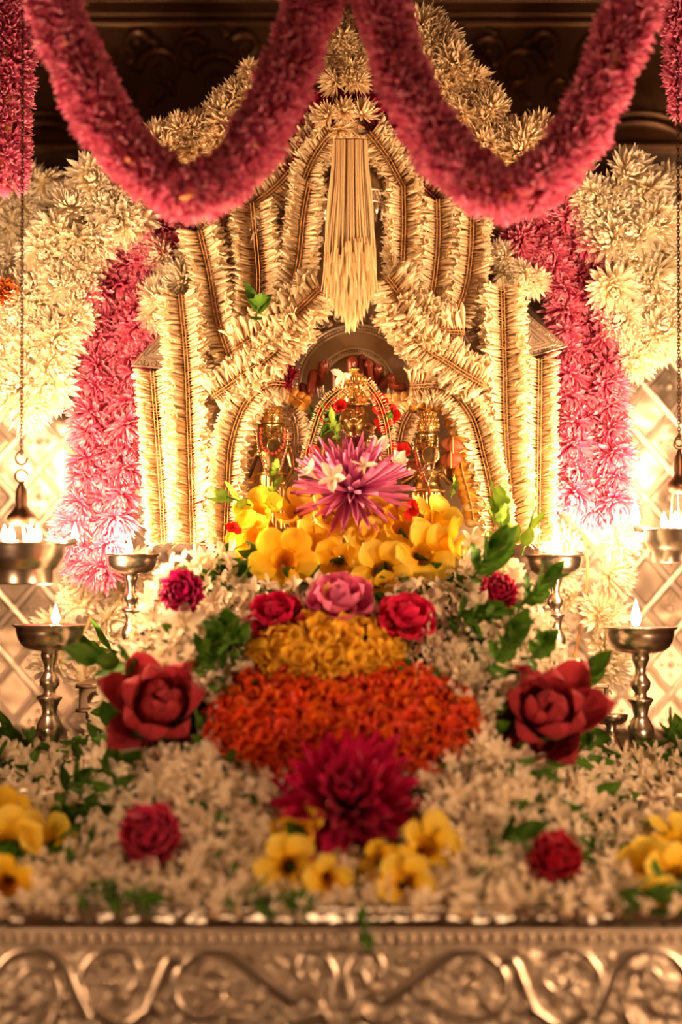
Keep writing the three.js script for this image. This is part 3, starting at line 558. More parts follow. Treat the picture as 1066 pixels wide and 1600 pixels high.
whiteGarland('white chrysanthemum knot above the long right tuberose strand', [[770, 420], [800, 410], [828, 424], [820, 455]], 40, 40, -0.05, 0.72);
// cream clusters behind the pink swags and on the centre line
whiteGarland('cream blossom rope sloping behind the upper left pink swag', [[238, 243], [285, 228], [330, 205], [378, 172], [420, 120]], 66, 20, 0.04, 0.85, CREAM, 'cream blossom ropes', 3);
whiteGarland('cream blossom rope sloping behind the upper right pink swag', [[648, 30], [672, 75], [706, 122], [742, 172], [776, 214], [820, 240], [872, 212]], 80, 20, 0.04, 0.9, CREAM, 'cream blossom ropes', 3);
whiteGarland('cream blossom rope hanging on the centre line above the peak', [[536, 20], [540, 60], [542, 105], [544, 140]], 72, 18, -0.02, 0.75, CREAM, 'cream blossom ropes', 3);
whiteGarland('small cream rosette of blossoms at the peak above the fringe', [[515, 200], [540, 186], [570, 198]], 40, 20, -0.02, 0.75, CREAM, 'cream blossom ropes', 2);
pinkRope('crimson petal cord showing between the upper left tuberose bands', [[528, 150, -0.06], [500, 182, -0.06], [470, 215, -0.06], [445, 258, -0.06]], 16, 12, 4, 0.9, 'crimson_cord', 'crimson petal cords', CRIMSON);
pinkRope('crimson petal cord showing between the upper right tuberose bands', [[560, 150, -0.06], [600, 195, -0.06], [640, 240, -0.06], [690, 300, -0.06]], 16, 12, 4, 0.9, 'crimson_cord', 'crimson petal cords', CRIMSON);
pinkRope('crimson petal band wrapped across the peak above the small cream rosette', [[498, 168, -0.03], [530, 158, -0.03], [565, 160, -0.03], [592, 172, -0.03]], 14, 11, 4, 0.8, 'crimson_cord', 'crimson petal cords', CRIMSON);
pinkRope('crimson petal cord behind the left tuberose arch', [[320, 770, -0.03], [330, 820, -0.03], [345, 850, -0.03]], 14, 12, 4, 0.9, 'crimson_cord', 'crimson petal cords', CRIMSON);
pinkRope('crimson petal cord behind the right tuberose arch', [[745, 660, -0.04], [758, 720, -0.04], [770, 770, -0.04]], 16, 12, 4, 0.9, 'crimson_cord', 'crimson petal cords', CRIMSON);
pinkRope('crimson petal cord above the left idol', [[424, 592, -0.01], [440, 586, -0.01], [454, 594, -0.01]], 10, 12, 4, 0.8, 'crimson_cord', 'crimson petal cords', CRIMSON);
// long cream fringe hanging from the peak
{
  const z = 0.05, b = P(547, 222, z), m = M(z), t = thing('fringe_tassel', 'long cream fringe tassel hanging from the peak above the silver arch', 'tassel', b);
  mesh('band', flat(new THREE.CylinderGeometry(29 * m, 29 * m, 0.006, 32), 0.45), MAT.gold, t);
  reseed(515);
  const strandGeo = (x0, x1, len, zo, wav, tip) => {
    const pts = []; for (let i = 0; i <= 10; i++) { const s = i / 10; pts.push(V(lerp(x0, x1, smooth(0, 0.8, s)) + wav * Math.sin(s * 5 + x0 * 300) * s, -len * s, zo * Math.sqrt(Math.max(0, 1 - (2 * lerp(x0, x1, s) / (90 * m)) ** 2)) + wav * Math.cos(s * 4 + x0 * 900) * s)); }
    const g = taperTube(pts, 0.0013, tip ? 0.0006 : 0.0012, 1, 20, 5); const f = rr(0.82, 1.05), a = C('#e6c898').multiplyScalar(f), e = C('#fbeec4').multiplyScalar(f);
    return paint(g, (x, y) => mixc(a, e, clamp(-y / len, 0, 1)));
  };
  for (let i = 0; i < 260; i++) { const u = i < 130 ? rr(-1, 1) : Math.sign(rr(-1, 1)) * rr(0.55, 1), l = (306 - 105 * Math.abs(u) ** 1.5 * rr(0.6, 1.1) - rr(0, 26)) * m; mesh('fringe_thread', strandGeo(u * 26 * m, u * 38 * m, l, rr(0.1, 1) * 0.02, rr(-0.003, 0.003), true), MAT.petal, t); }
  const core = lathe([[0, -185 * m], [20 * m, -184 * m], [30 * m, -120 * m], [24 * m, -40 * m], [20 * m, 0], [0, 0.002]], 40); core.scale(1, 1, 0.5); mesh('tassel_core', paint(core, () => C('#e2c290')), MAT.thick, t, V(0, 0, 0.002));
  // shaggy ears over the lower half
  const ear = []; for (let i = 0; i < 3; i++) { const g = petalGeo(0.036, 0.0036, { curl: rr(-0.2, 0.3), cup: 0.2, n: 4, tip: 0.8, base: 0.4, c0: C('#e9cf95'), c1: C('#fff2cc') }); g.rotateX(Math.PI); ear.push(g); }
  for (let i = 0; i < 240; i++) { const v = Math.pow(rnd(), 0.7), u = rr(-1, 1), y = -(150 + 112 * v * (1 - 0.55 * Math.abs(u) ** 1.5)) * m, w = lerp(33, 38, v) * m; const o = mesh('fringe_ear', ear[i % 3], MAT.petal, t, V(u * w, y, 0.022 * Math.sqrt(1 - u * u * 0.9) + 0.004)); o.rotation.set(rr(-0.05, 0.12), rr(-0.5, 0.5), u * 0.1 + rr(-0.08, 0.08)); }
}

// ---------------------------------------------------------------- silver work behind the idols
{
  const z = -0.09, m = M(z), c = P(556, 605, z), a = thing('silver_arch', 'round engraved silver arch with a leafy flame edge behind the middle idol', 'arch', c);
  const ring = (ro, ri, d) => { const s = new THREE.Shape(); s.absarc(0, 0, ro * m, -0.5, Math.PI + 0.5, false); s.absarc(0, 0, ri * m, Math.PI + 0.5, -0.5, true); const g = new THREE.ExtrudeGeometry(s, { depth: d, bevelEnabled: true, bevelSize: 0.0012, bevelThickness: 0.0012, bevelSegments: 2, curveSegments: 64 }); return g; };
  mesh('plate', ring(98, 52, 0.004), MAT.silverMid, a, V(0, 0, 0));
  const tor = (r, t) => new THREE.TorusGeometry(r * m, t, 10, 80, Math.PI + 0.6);
  for (const [r, t] of [[97, 0.0025], [87, 0.0013], [60, 0.0016], [52, 0.0022]]) { const o = mesh('rim', tor(r, t), MAT.silver, a, V(0, 0, 0.006)); o.rotation.z = -0.3; }
  const bd = new THREE.SphereGeometry(0.0019, 10, 8);
  for (let i = 0; i <= 74; i++) { const t = -0.3 + (Math.PI + 0.6) * i / 74; mesh('bead', bd, MAT.silver, a, V(Math.cos(t) * 92 * m, Math.sin(t) * 92 * m, 0.007)); }
  for (let i = 0; i <= 50; i++) { const t = -0.3 + (Math.PI + 0.6) * i / 50; mesh('bead', bd, MAT.silver, a, V(Math.cos(t) * 56 * m, Math.sin(t) * 56 * m, 0.007), null, 0.8); }
  for (let i = 0; i <= 15; i++) {  // flame leaves round the edge, with gaps between their roots
    const t = -0.35 + (Math.PI + 0.7) * i / 15, g = leafLobe(30 * m, 22 * m, 0.005); const o = mesh('flame_leaf', g, MAT.silverMid, a, V(Math.cos(t) * 99 * m, Math.sin(t) * 99 * m, 0.001)); o.rotation.z = t - Math.PI / 2 + 0.25;
    const cu = mesh('leaf_curl', taperTube(spiral(0, 0, 8 * m, 2 * m, 0, 1.2, 1, 20), 0.002, 0.001, 1), MAT.silver, a, V(Math.cos(t + 0.11) * 112 * m, Math.sin(t + 0.11) * 112 * m, 0.003)); cu.rotation.z = t;
  }
  // dark hollow backing plate, and the larger arch that the strands hang over
  const bk = mesh('back_plate', new THREE.CylinderGeometry(58 * m, 58 * m, 0.006, 48), MAT.silverDark, a, V(0, 0, -0.012)); bk.rotation.x = Math.PI / 2;
  mesh('pillar', box(0.03, 0.2, 0.012), MAT.silverDark, a, V(-0.09, -0.11, -0.006)); mesh('pillar', box(0.03, 0.2, 0.012), MAT.silverDark, a, V(0.09, -0.11, -0.006));
}
{ // large embossed backing arch, seen only between the strands
  const z = -0.13, m = M(z), c = P(540, 560, z), a = thing('backing_arch', 'large embossed silver backing arch seen between the tuberose strands', 'arch', c);
  const s = new THREE.Shape(); s.moveTo(-235 * m, -330 * m); s.lineTo(-235 * m, 0); s.quadraticCurveTo(-200 * m, 250 * m, 0, 370 * m); s.quadraticCurveTo(200 * m, 250 * m, 235 * m, 0); s.lineTo(235 * m, -330 * m); s.closePath();
  mesh('arch_plate', new THREE.ExtrudeGeometry(s, { depth: 0.01, bevelEnabled: true, bevelSize: 0.003, bevelThickness: 0.003, bevelSegments: 2, curveSegments: 40 }), MAT.silverDark, a, V(0, 0, -0.012));
  for (const [px, py, r] of [[435, 390, 55], [435, 390, 46], [650, 390, 55], [540, 330, 60], [425, 470, 20], [640, 470, 20], [330, 600, 22], [740, 560, 24]]) { const p = P(px, py, z).sub(c); mesh('embossed_ring', new THREE.TorusGeometry(r * m, 0.0025, 10, 60), MAT.silverDark, a, V(p.x, p.y, 0.002)); }
  for (const [px, py, an] of [[435, 400, 0.3], [425, 380, -0.8], [448, 370, 1.2], [650, 400, 0.2], [430, 430, 2.2], [735, 540, 0.4], [330, 590, 0.4], [415, 350, -1.6]]) { const p = P(px, py, z).sub(c), g = leafLobe(34 * m, 20 * m, 0.007); g.rotateZ(an); mesh('embossed_leaf', g, MAT.silverDark, a, V(p.x, p.y, 0.001)); }
}
function engravedTriangle(label, corners, z) {                    // pointed plate with raised border, inner rule and scrolls
  const w = corners.map(([x, y]) => P(x, y, z)), c = w[0].clone(), t = thing('engraved_plate', label, 'ornament', c, 'pointed engraved silver plates'), L = w.map((p) => p.clone().sub(c));
  const inset = (k) => { const g = L.reduce((a, b) => a.clone().add(b), V(0, 0, 0)).multiplyScalar(1 / 3); return L.map((p) => p.clone().lerp(g, k)); };
  const sh = new THREE.Shape(L.map((p) => new THREE.Vector2(p.x, p.y)));
  mesh('plate', new THREE.ExtrudeGeometry(sh, { depth: 0.003, bevelEnabled: true, bevelSize: 0.001, bevelThickness: 0.001, bevelSegments: 2 }), MAT.silverDark, t, V(0, 0, 0));
  for (const [k, r] of [[0.03, 0.0014], [0.34, 0.001], [0.4, 0.0008], [0.62, 0.0008], [0.8, 0.0008]]) { const q = inset(k), list = []; for (let i = 0; i < 3; i++) { const a = q[i], b = q[(i + 1) % 3], d = b.clone().sub(a), g = new THREE.CylinderGeometry(r, r, d.length(), 8); g.applyQuaternion(aim(d)); g.translate((a.x + b.x) / 2, (a.y + b.y) / 2, 0.0045); list.push(g); } mesh('raised_border', join(list), MAT.silverMid, t); }
  const q = inset(0.17); for (let i = 0; i < 3; i++) for (let j = 0; j < 5; j++) { const p = q[i].clone().lerp(q[(i + 1) % 3], (j + 0.5) / 5); mesh('engraved_scroll', taperTube(spiral(0, 0, 0.0052, 0.001, j, 1.3, j % 2 ? 1 : -1, 16), 0.0012, 0.0007, 1, 20, 6), MAT.silverMid, t, V(p.x, p.y, 0.0042)); }
}
engravedTriangle('pointed engraved silver plate sticking out left between pink garland and tuberose', [[206, 572], [266, 578], [300, 470]], -0.05);
engravedTriangle('pointed engraved silver plate sticking out right between tuberose and pink garland', [[886, 542], [822, 490], [790, 568]], -0.05);
engravedTriangle('engraved silver plate corner right of the slanting tuberose bands', [[722, 520], [770, 505], [764, 600]], -0.035);
{ // small silver parasol behind the fringe
  const z = -0.05, m = M(z), c = P(553, 303, z), t = thing('silver_parasol', 'small silver parasol with a net band and hanging pendants behind the fringe', 'parasol', c);
  mesh('dome', lathe([[55 * m, 0], [52 * m, 12 * m], [38 * m, 34 * m], [16 * m, 50 * m], [0, 54 * m]], 40), MAT.silverDark, t);
  mesh('band', new THREE.CylinderGeometry(54 * m, 54 * m, 18 * m, 48, 1, true), MAT.silverDark, t, V(0, -9 * m, 0));
  for (const y of [0, -18]) { const o = mesh('rim', new THREE.TorusGeometry(55 * m, 0.0016, 8, 64), MAT.silver, t, V(0, y * m, 0)); o.rotation.x = Math.PI / 2; }
  const bar = new THREE.CylinderGeometry(0.0007, 0.0007, 20 * m, 6), pen = lathe([[0, -20 * m], [3 * m, -14 * m], [3.4 * m, -6 * m], [1 * m, 0]], 10);
  for (let i = 0; i < 44; i++) { const a = i / 44 * 6.283; for (const s of [-1, 1]) { const o = mesh('net_bar', bar, MAT.silver, t, V(Math.sin(a) * 54.5 * m, -9 * m, Math.cos(a) * 54.5 * m)); o.rotation.set(0, a, s * 0.45, 'YXZ'); } if (i % 2) mesh('pendant', pen, MAT.silver, t, V(Math.sin(a) * 54 * m, -19 * m, Math.cos(a) * 54 * m)); }
  mesh('pole', new THREE.CylinderGeometry(0.004, 0.004, 0.2, 10), MAT.silverDark, t, V(0, -0.1 + 50 * m, -0.005));
}

// ---------------------------------------------------------------- idols
function sdf(fn, lo, hi, cell) {                                  // mesh of fn < 0
  const size = Math.max(hi.x - lo.x, hi.y - lo.y, hi.z - lo.z), n = Math.min(120, Math.ceil(size / cell) + 4), mc = new MarchingCubes(n, MAT.bronze, false, false, 200000);
  mc.isolation = 0; const half = n / 2, h = size / (n - 4), mid = lo.clone().add(hi).multiplyScalar(0.5);
  for (let k = 0; k < n; k++) for (let j = 0; j < n; j++) for (let i = 0; i < n; i++) mc.field[k * n * n + j * n + i] = -fn(mid.x + (i - half) * h, mid.y + (j - half) * h, mid.z + (k - half) * h);
  mc.update(); const cnt = mc.count, p = new Float32Array(cnt * 3), nn = new Float32Array(cnt * 3);
  for (let i = 0; i < cnt; i++) { for (let a = 0; a < 3; a++) { p[i * 3 + a] = mc.positionArray[i * 3 + a] * half * h + mid.getComponent(a); } }
  // normals from the field
  const e = cell * 0.5; for (let i = 0; i < cnt; i++) { const x = p[i * 3], y = p[i * 3 + 1], z = p[i * 3 + 2]; const g = V(fn(x + e, y, z) - fn(x - e, y, z), fn(x, y + e, z) - fn(x, y - e, z), fn(x, y, z + e) - fn(x, y, z - e)).normalize(); nn[i * 3] = g.x; nn[i * 3 + 1] = g.y; nn[i * 3 + 2] = g.z; }
  const g = new THREE.BufferGeometry(); g.setAttribute('position', new THREE.BufferAttribute(p, 3)); g.setAttribute('normal', new THREE.BufferAttribute(nn, 3)); return g;
}
const smin = (a, b, k) => { const h = clamp(0.5 + 0.5 * (b - a) / k, 0, 1); return lerp(b, a, h) - k * h * (1 - h); };
const ell = (x, y, z, cx, cy, cz, rx, ry, rz) => { const dx = (x - cx) / rx, dy = (y - cy) / ry, dz = (z - cz) / rz, k = Math.sqrt(dx * dx + dy * dy + dz * dz); return (k - 1) * Math.min(rx, ry, rz); };
function cap(x, y, z, a, b, ra, rb) { const ux = b[0] - a[0], uy = b[1] - a[1], uz = b[2] - a[2], t = clamp(((x - a[0]) * ux + (y - a[1]) * uy + (z - a[2]) * uz) / (ux * ux + uy * uy + uz * uz), 0, 1); return Math.hypot(x - a[0] - ux * t, y - a[1] - uy * t, z - a[2] - uz * t) - lerp(ra, rb, t); }
// head with a face; unit: the half width of the face is 1, chin at y = -1.35
function headFn(x, y, z) {
  const ax = Math.abs(x);
  let d = ell(x, y, z, 0, 0.1, 0, 1, 1.4, 1.05);
  d = smin(d, ell(x, y, z, 0, -0.8, 0.35, 0.62, 0.6, 0.6), 0.3);             // jaw and chin
  d = smin(d, ell(ax, y, z, 0.48, -0.35, 0.68, 0.36, 0.36, 0.28), 0.2);      // cheeks
  d = smin(d, cap(ax, y, z, [0.1, 0.28, 0.98], [0.72, 0.34, 0.72], 0.07, 0.05), 0.1); // brows
  d = Math.max(d, -ell(ax, y, z, 0.42, 0.08, 1.12, 0.3, 0.17, 0.16));        // eye sockets
  d = smin(d, ell(ax, y, z, 0.42, 0.06, 0.88, 0.25, 0.13, 0.13), 0.03);      // eyes
  d = smin(d, cap(x, y, z, [0, 0.25, 0.98], [0, -0.32, 1.24], 0.09, 0.16), 0.1);  // nose
  d = smin(d, ell(ax, y, z, 0.16, -0.36, 1.1, 0.12, 0.1, 0.12), 0.06);
  d = smin(d, ell(x, y, z, 0, -0.64, 0.98, 0.3, 0.075, 0.16), 0.04);         // lips
  d = smin(d, ell(x, y, z, 0, -0.8, 0.96, 0.24, 0.085, 0.16), 0.04);
  d = smin(d, ell(ax, y, z, 1.02, -0.05, -0.05, 0.16, 0.42, 0.24), 0.08);    // ears with long lobes
  return smin(d, ell(ax, y, z, 1.05, -0.6, -0.05, 0.13, 0.24, 0.15), 0.08);
}
function idol(label, px, faceTop, chin, z, crownTop, faceHalf, arms, opts = {}) {
  const m = M(z), r = faceHalf * m, hy = P(px, (faceTop + chin) / 2, z).y, x = P(px, 0, z).x, H = 12.5 * r, footY = hy - H;
  const t = thing('deity_statue', label, 'statue', V(x, footY, z), undefined);
  mesh('pedestal', box(6 * r, footY - 0.223, 5 * r, 0.003), MAT.silverDark, t, V(0, -(footY - 0.223) / 2, 0));
  // body: torso, hips, legs under a pleated garment, neck; arms per statue
  const sy = (k) => H - k * r;                                    // k face half widths below the face centre
  const body = (X, Y, Z) => {
    let d = ell(X, Y, Z, 0, sy(3.1), 0, 1.75 * r, 1.2 * r, 0.95 * r);
    d = smin(d, ell(X, Y, Z, 0, sy(4.6), 0, 1.25 * r, 1.5 * r, 0.85 * r), 0.5 * r);
    d = smin(d, cap(X, Y, Z, [-1.7 * r, sy(2.5), 0], [1.7 * r, sy(2.5), 0], 0.55 * r, 0.55 * r), 0.4 * r);
    d = smin(d, cap(X, Y, Z, [0, sy(2.6), 0], [0, sy(0.9), 0], 0.6 * r, 0.55 * r), 0.2 * r);
    for (const e of [-1, 1]) d = smin(d, cap(X, Y, Z, [e * 0.75 * r, sy(5.6), 0], [e * 0.7 * r, 0.006, 0], 0.95 * r, 0.62 * r), 0.4 * r);
    for (const e of [-1, 1]) d = smin(d, cap(X, Y, Z, [e * 0.7 * r, 0.006, 0.2 * r], [e * 0.8 * r, 0.006, 1.3 * r], 0.4 * r, 0.32 * r), 0.2 * r);
    for (const a of arms) {
      const q = a.map(([i, k, l]) => [i * r, sy(k), l * r]);
      d = smin(d, cap(X, Y, Z, q[0], q[1], 0.52 * r, 0.42 * r), 0.15 * r); d = smin(d, cap(X, Y, Z, q[1], q[2], 0.42 * r, 0.28 * r), 0.12 * r);
      const D = V(q[2][0] - q[1][0], q[2][1] - q[1][1], q[2][2] - q[1][2]).normalize(), S = V(0, 1, 0).cross(D).normalize(), N = D.clone().cross(S);
      const at = (f, g, h) => [q[2][0] + (D.x * f + S.x * g + N.x * h) * r, q[2][1] + (D.y * f + S.y * g + N.y * h) * r, q[2][2] + (D.z * f + S.z * g + N.z * h) * r];
      d = smin(d, cap(X, Y, Z, q[2], at(0.4, 0, 0), 0.3 * r, 0.3 * r), 0.1 * r);
      for (let f = 0; f < 4; f++) { const g = (f - 1.5) * 0.17, len = [0.42, 0.52, 0.48, 0.36][f]; d = smin(d, cap(X, Y, Z, at(0.6, g, 0), at(0.6 + len, g * 1.15, -0.12), 0.095 * r, 0.075 * r), 0.03 * r); }
      d = smin(d, cap(X, Y, Z, at(0.3, -0.24, 0.02), at(0.62, -0.45, 0.1), 0.1 * r, 0.08 * r), 0.05 * r);
    }
    return d;
  };
  const ext = Math.max(2.6, ...arms.flat().map(([i]) => Math.abs(i) + 1.4)) * r;
  const g1 = sdf(body, V(-ext, -0.004, -ext), V(ext, sy(1), ext + 0.0), Math.max(0.002, (sy(1)) / 112));
  const g2 = sdf((X, Y, Z) => headFn(X / r, (Y - H) / r, Z / r) * r, V(-1.3 * r, H - 1.6 * r, -1.3 * r), V(1.3 * r, H + 1.6 * r, 1.4 * r), r * 0.042);
  mesh('body', join([g1, g2]), MAT.bronze, t);
  // crown in tiers with studs
  const ch = (faceTop + 6 - crownTop) * m, cy = H + (chin - faceTop) / 2 * m - 6 * m;
  const cr = (k) => k * r;
  mesh('crown', lathe([[cr(1.12), 0], [cr(1.18), ch * 0.05], [cr(1.1), ch * 0.1], [cr(1.2), ch * 0.16], [cr(1.14), ch * 0.3], [cr(1.08), ch * 0.33], [cr(1.12), ch * 0.38], [cr(0.98), ch * 0.52], [cr(0.9), ch * 0.55], [cr(0.93), ch * 0.6], [cr(0.76), ch * 0.72], [cr(0.6), ch * 0.76], [cr(0.62), ch * 0.8], [cr(0.4), ch * 0.87], [cr(0.26), ch * 0.89], [cr(0.34), ch * 0.94], [cr(0.2), ch * 0.99], [0, ch]], 40), MAT.gold, t, V(0, cy, 0));
  const stud = new THREE.SphereGeometry(0.11 * r, 8, 6), petal = leafLobe(0.5 * r, 0.36 * r, 0.18 * r);
  const studs = []; for (const [k, hh, n] of [[1.18, 0.06, 26], [1.16, 0.19, 22], [1.1, 0.36, 22], [0.94, 0.58, 18], [0.64, 0.79, 14], [0.34, 0.94, 10]]) for (let i = 0; i < n; i++) { const a = i / n * 6.283; studs.push(stud.clone().translate(Math.cos(a) * cr(k), cy + ch * hh, Math.sin(a) * cr(k))); }
  mesh('crown_studs', join(studs), MAT.gold, t).userData.kind = 'stuff';
  for (const [k, hh, n] of [[1.13, 0.2, 11], [1.06, 0.4, 10], [0.86, 0.61, 9]]) for (let i = 0; i < n; i++) { const a = (i + 0.5) / n * 3.6 - 0.2; const o = mesh('crown_leaf', petal, MAT.gold, t, V(Math.cos(a) * cr(k), cy + ch * hh, Math.sin(a) * cr(k))); o.rotation.y = Math.PI / 2 - a; }
  for (const e of [-1, 1]) mesh('earring', new THREE.TorusGeometry(0.3 * r, 0.09 * r, 8, 20), MAT.gold, t, V(e * 1.12 * r, H - 0.95 * r, 0.1 * r));
  // pleated garment and lotus base
  const skirt = new THREE.CylinderGeometry(1.55 * r, 1.9 * r, sy(5.2), 72, 24, true), sp = skirt.attributes.position;
  for (let i = 0; i < sp.count; i++) { const X = sp.getX(i), Y = sp.getY(i), Z = sp.getZ(i), a = Math.atan2(Z, X), k = 1 + 0.05 * Math.cos(a * 18) + (opts.hoops ? 0.05 * Math.cos(Y / r * 6) : 0.015 * Math.cos(Y / r * 9)); sp.setXYZ(i, X * k, Y, Z * k * 0.8); }
  skirt.computeVertexNormals(); mesh('pleated_skirt', skirt, MAT.bronze, t, V(0, sy(5.2) / 2, 0));
  mesh('lotus_base', lathe([[0, 0], [2.6 * r, 0], [2.7 * r, 0.25 * r], [2.2 * r, 0.5 * r], [2.5 * r, 0.8 * r], [0, 0.8 * r]], 40), MAT.bronze, t);
  mesh('sash', new THREE.TorusGeometry(1.62 * r, 0.2 * r, 10, 48).rotateX(Math.PI / 2).scale(1, 1, 0.8), MAT.gold, t, V(0, sy(5.3), 0));
  return { t, r, H, sy, x, z, footY };
}
const zi = -0.005;
const iM = idol('middle gilded deity statue with the tallest crown, framed by the silver arch', 553, 628, 670, zi, 573, 20, [[[-2.1, 2.6, 0], [-2.7, 5, 0.3], [-2.4, 6, 2]], [[2.1, 2.6, 0], [2.7, 5, 0.3], [2.4, 6, 2]]]);
const iL = idol('left gilded deity statue with a red bead necklace inside the left tuberose arch', 426, 655, 682, zi, 614, 13.5, [[[-2, 2.6, 0], [-2.7, 4.6, 0.1], [-3.1, 5.6, 1.6]], [[2, 2.6, 0], [2.4, 4.8, 0.1], [1.7, 6.2, 1.6]]]);
const iR = idol('right bronze deity statue with a round chest pendant and pleated skirt', 667, 669, 700, zi, 636, 15.5, [[[-2, 2.6, 0], [-2.2, 4.4, 0.3], [-1.3, 3.9, 2]], [[2, 2.6, 0], [2.2, 4.4, 0.3], [1.4, 3.9, 2]]], { hoops: true });
// necklaces: strings of beads hung on the statues
function necklace(label, pts, z, rPx, stepPx, mat) {
  const c = curveOf(pts.map(([x, y, dz = 0]) => [x, y, z + dz])), base = c.getPoint(0), m = M(z), t = thing('bead_necklace', label, 'necklace', base), n = Math.round(c.getLength() / (stepPx * m)), g = new THREE.SphereGeometry(rPx * m, 12, 8);
  for (let i = 0; i <= n; i++) mesh('bead', g, mat, t, c.getPointAt(i / n).sub(base));
  mesh('cord', tube(Array.from({ length: 21 }, (_, i) => c.getPointAt(i / 20).sub(base)), 0.0006, 50, 5), MAT.string, t); return t;
}
const zn = 0.022;
necklace('red coral bead necklace on the left statue', [[408, 670], [408, 690], [414, 703], [430, 708], [441, 700], [446, 685], [446, 670]], zn, 2.6, 6, MAT.coral);
necklace('long pale metal bead necklace on the left statue', [[401, 675], [404, 700], [410, 720], [420, 745], [432, 742], [444, 715], [450, 690], [450, 672]], zn + 0.003, 2.1, 5.2, MAT.bead);
necklace('second pale bead string crossing the chest of the left statue', [[412, 712], [420, 735], [430, 760], [438, 770]], zn + 0.006, 1.8, 4.6, MAT.bead);
necklace('gold bead string at the right shoulder of the middle statue', [[585, 668], [578, 685], [572, 700], [566, 716]], zn + 0.01, 3.4, 7, MAT.bead);
necklace('small bead string under the chin of the middle statue', [[535, 672], [545, 680], [556, 682], [568, 676]], zn, 2, 5, MAT.bead);
necklace('double bead string falling from the neck of the right statue', [[648, 705], [652, 725], [660, 745], [668, 756], [672, 770]], zn + 0.012, 1.8, 4.4, MAT.coral);
necklace('pale bead string on the right side of the right statue', [[684, 688], [682, 705], [676, 735], [669, 755]], zn + 0.012, 1.8, 4.4, MAT.bead);
necklace('pale bead string on the left side of the right statue', [[650, 700], [656, 722], [664, 745], [669, 757]], zn + 0.014, 1.7, 4.4, MAT.bead);
function pendant(label, px, py, z, R, mat) { const m = M(z), c = P(px, py, z), t = thing('pendant', label, 'pendant', c); mesh('disc', lathe([[0, -1.6 * m], [R * m, -1.6 * m], [R * 1.05 * m, 0], [R * 0.9 * m, 1.2 * m], [R * 0.8 * m, 0.8 * m], [0, 1.6 * m]], 36).rotateX(Math.PI / 2), mat, t); mesh('loop', new THREE.TorusGeometry(2.4 * m, 0.8 * m, 8, 16), mat, t, V(0, R * 1.15 * m, 0)); }
pendant('round gold pendant on the chest of the right statue', 673, 711, 0.03, 13.5, MAT.gold);
pendant('round dull pendant below the red beads of the left statue', 428, 697, 0.018, 11, MAT.bronze);
pendant('dark maroon pendant under the chin of the middle statue', 554, 694, 0.022, 14, MAT.maroon);
{ const t = thing('silver_ball', 'small shining metal ball held by the right statue', 'ball', P(667, 731, 0.035)); mesh('sphere', new THREE.SphereGeometry(6.5 * M(0.03), 20, 14), MAT.bead, t); mesh('cap', new THREE.SphereGeometry(3 * M(0.03), 12, 8), MAT.bead, t, V(0, 6.5 * M(0.03), 0)); }
{ const t = thing('offering_rod', 'thin dark rod held slanting by the left statue', 'rod', P(397, 728, 0.03)); const a = P(388, 744, 0.03), b = P(404, 706, 0.02); const d = b.clone().sub(a); const o = mesh('shaft', new THREE.CylinderGeometry(0.0015, 0.0022, d.length(), 10), MAT.iron, t, null, aim(d)); mesh('tip', new THREE.SphereGeometry(0.0035, 10, 8), MAT.bronze, t, d.clone().multiplyScalar(0.5)); }
// dates round the head of the middle idol
reseed(31);
{
  const dg = (k) => { const g = new THREE.CapsuleGeometry(1, 2.6, 10, 24), p = g.attributes.position; for (let i = 0; i < p.count; i++) { const x = p.getX(i), y = p.getY(i), z = p.getZ(i), a = Math.atan2(z, x), w = 1 + 0.16 * Math.sin(a * 7 + y * 1.2 + k) * (1 - Math.abs(y) / 3) + 0.14 * noise.noise(x * 2 + k, y * 2, z * 2); p.setXYZ(i, x * w, y * (1 + 0.05 * Math.sin(a * 3)), z * w); } g.computeVertexNormals(); return g; };
  const kinds = [dg(1), dg(5), dg(9)], mat = new THREE.MeshPhysicalMaterial({ color: lin('#6a2410'), roughness: 0.35, clearcoat: 0.4, clearcoatRoughness: 0.3 }), pit = new THREE.MeshPhysicalMaterial({ color: lin('#a8582a'), roughness: 0.5 });
  const t = thing('date_garland', 'garland of wrinkled brown dates fanned round the crown of the middle statue', 'garland', P(555, 610, -0.02));
  for (const [px, py, a, L] of [[488, 598, 0.55, 44], [503, 583, 0.45, 48], [524, 592, 0.2, 34], [550, 580, 0.0, 48], [578, 582, -0.3, 44], [592, 588, -0.55, 48], [604, 596, -1.0, 46], [474, 612, 0.9, 36], [622, 604, -1.25, 40], [565, 574, -0.1, 40]]) {
    const z = -0.025 + rr(-0.005, 0.005), m = M(z), k = L * m / 4.6, o = mesh('date', kinds[Math.floor(rnd() * 3)], mat, t, P(px, py, z).sub(t.position)); o.scale.set(k * 0.8, k, k * 0.8); o.rotation.set(0.25, rnd() * 6, a);
    mesh('date_end', new THREE.SphereGeometry(0.55, 10, 8), pit, o, V(0, -2.1, 0.0));
  }
}
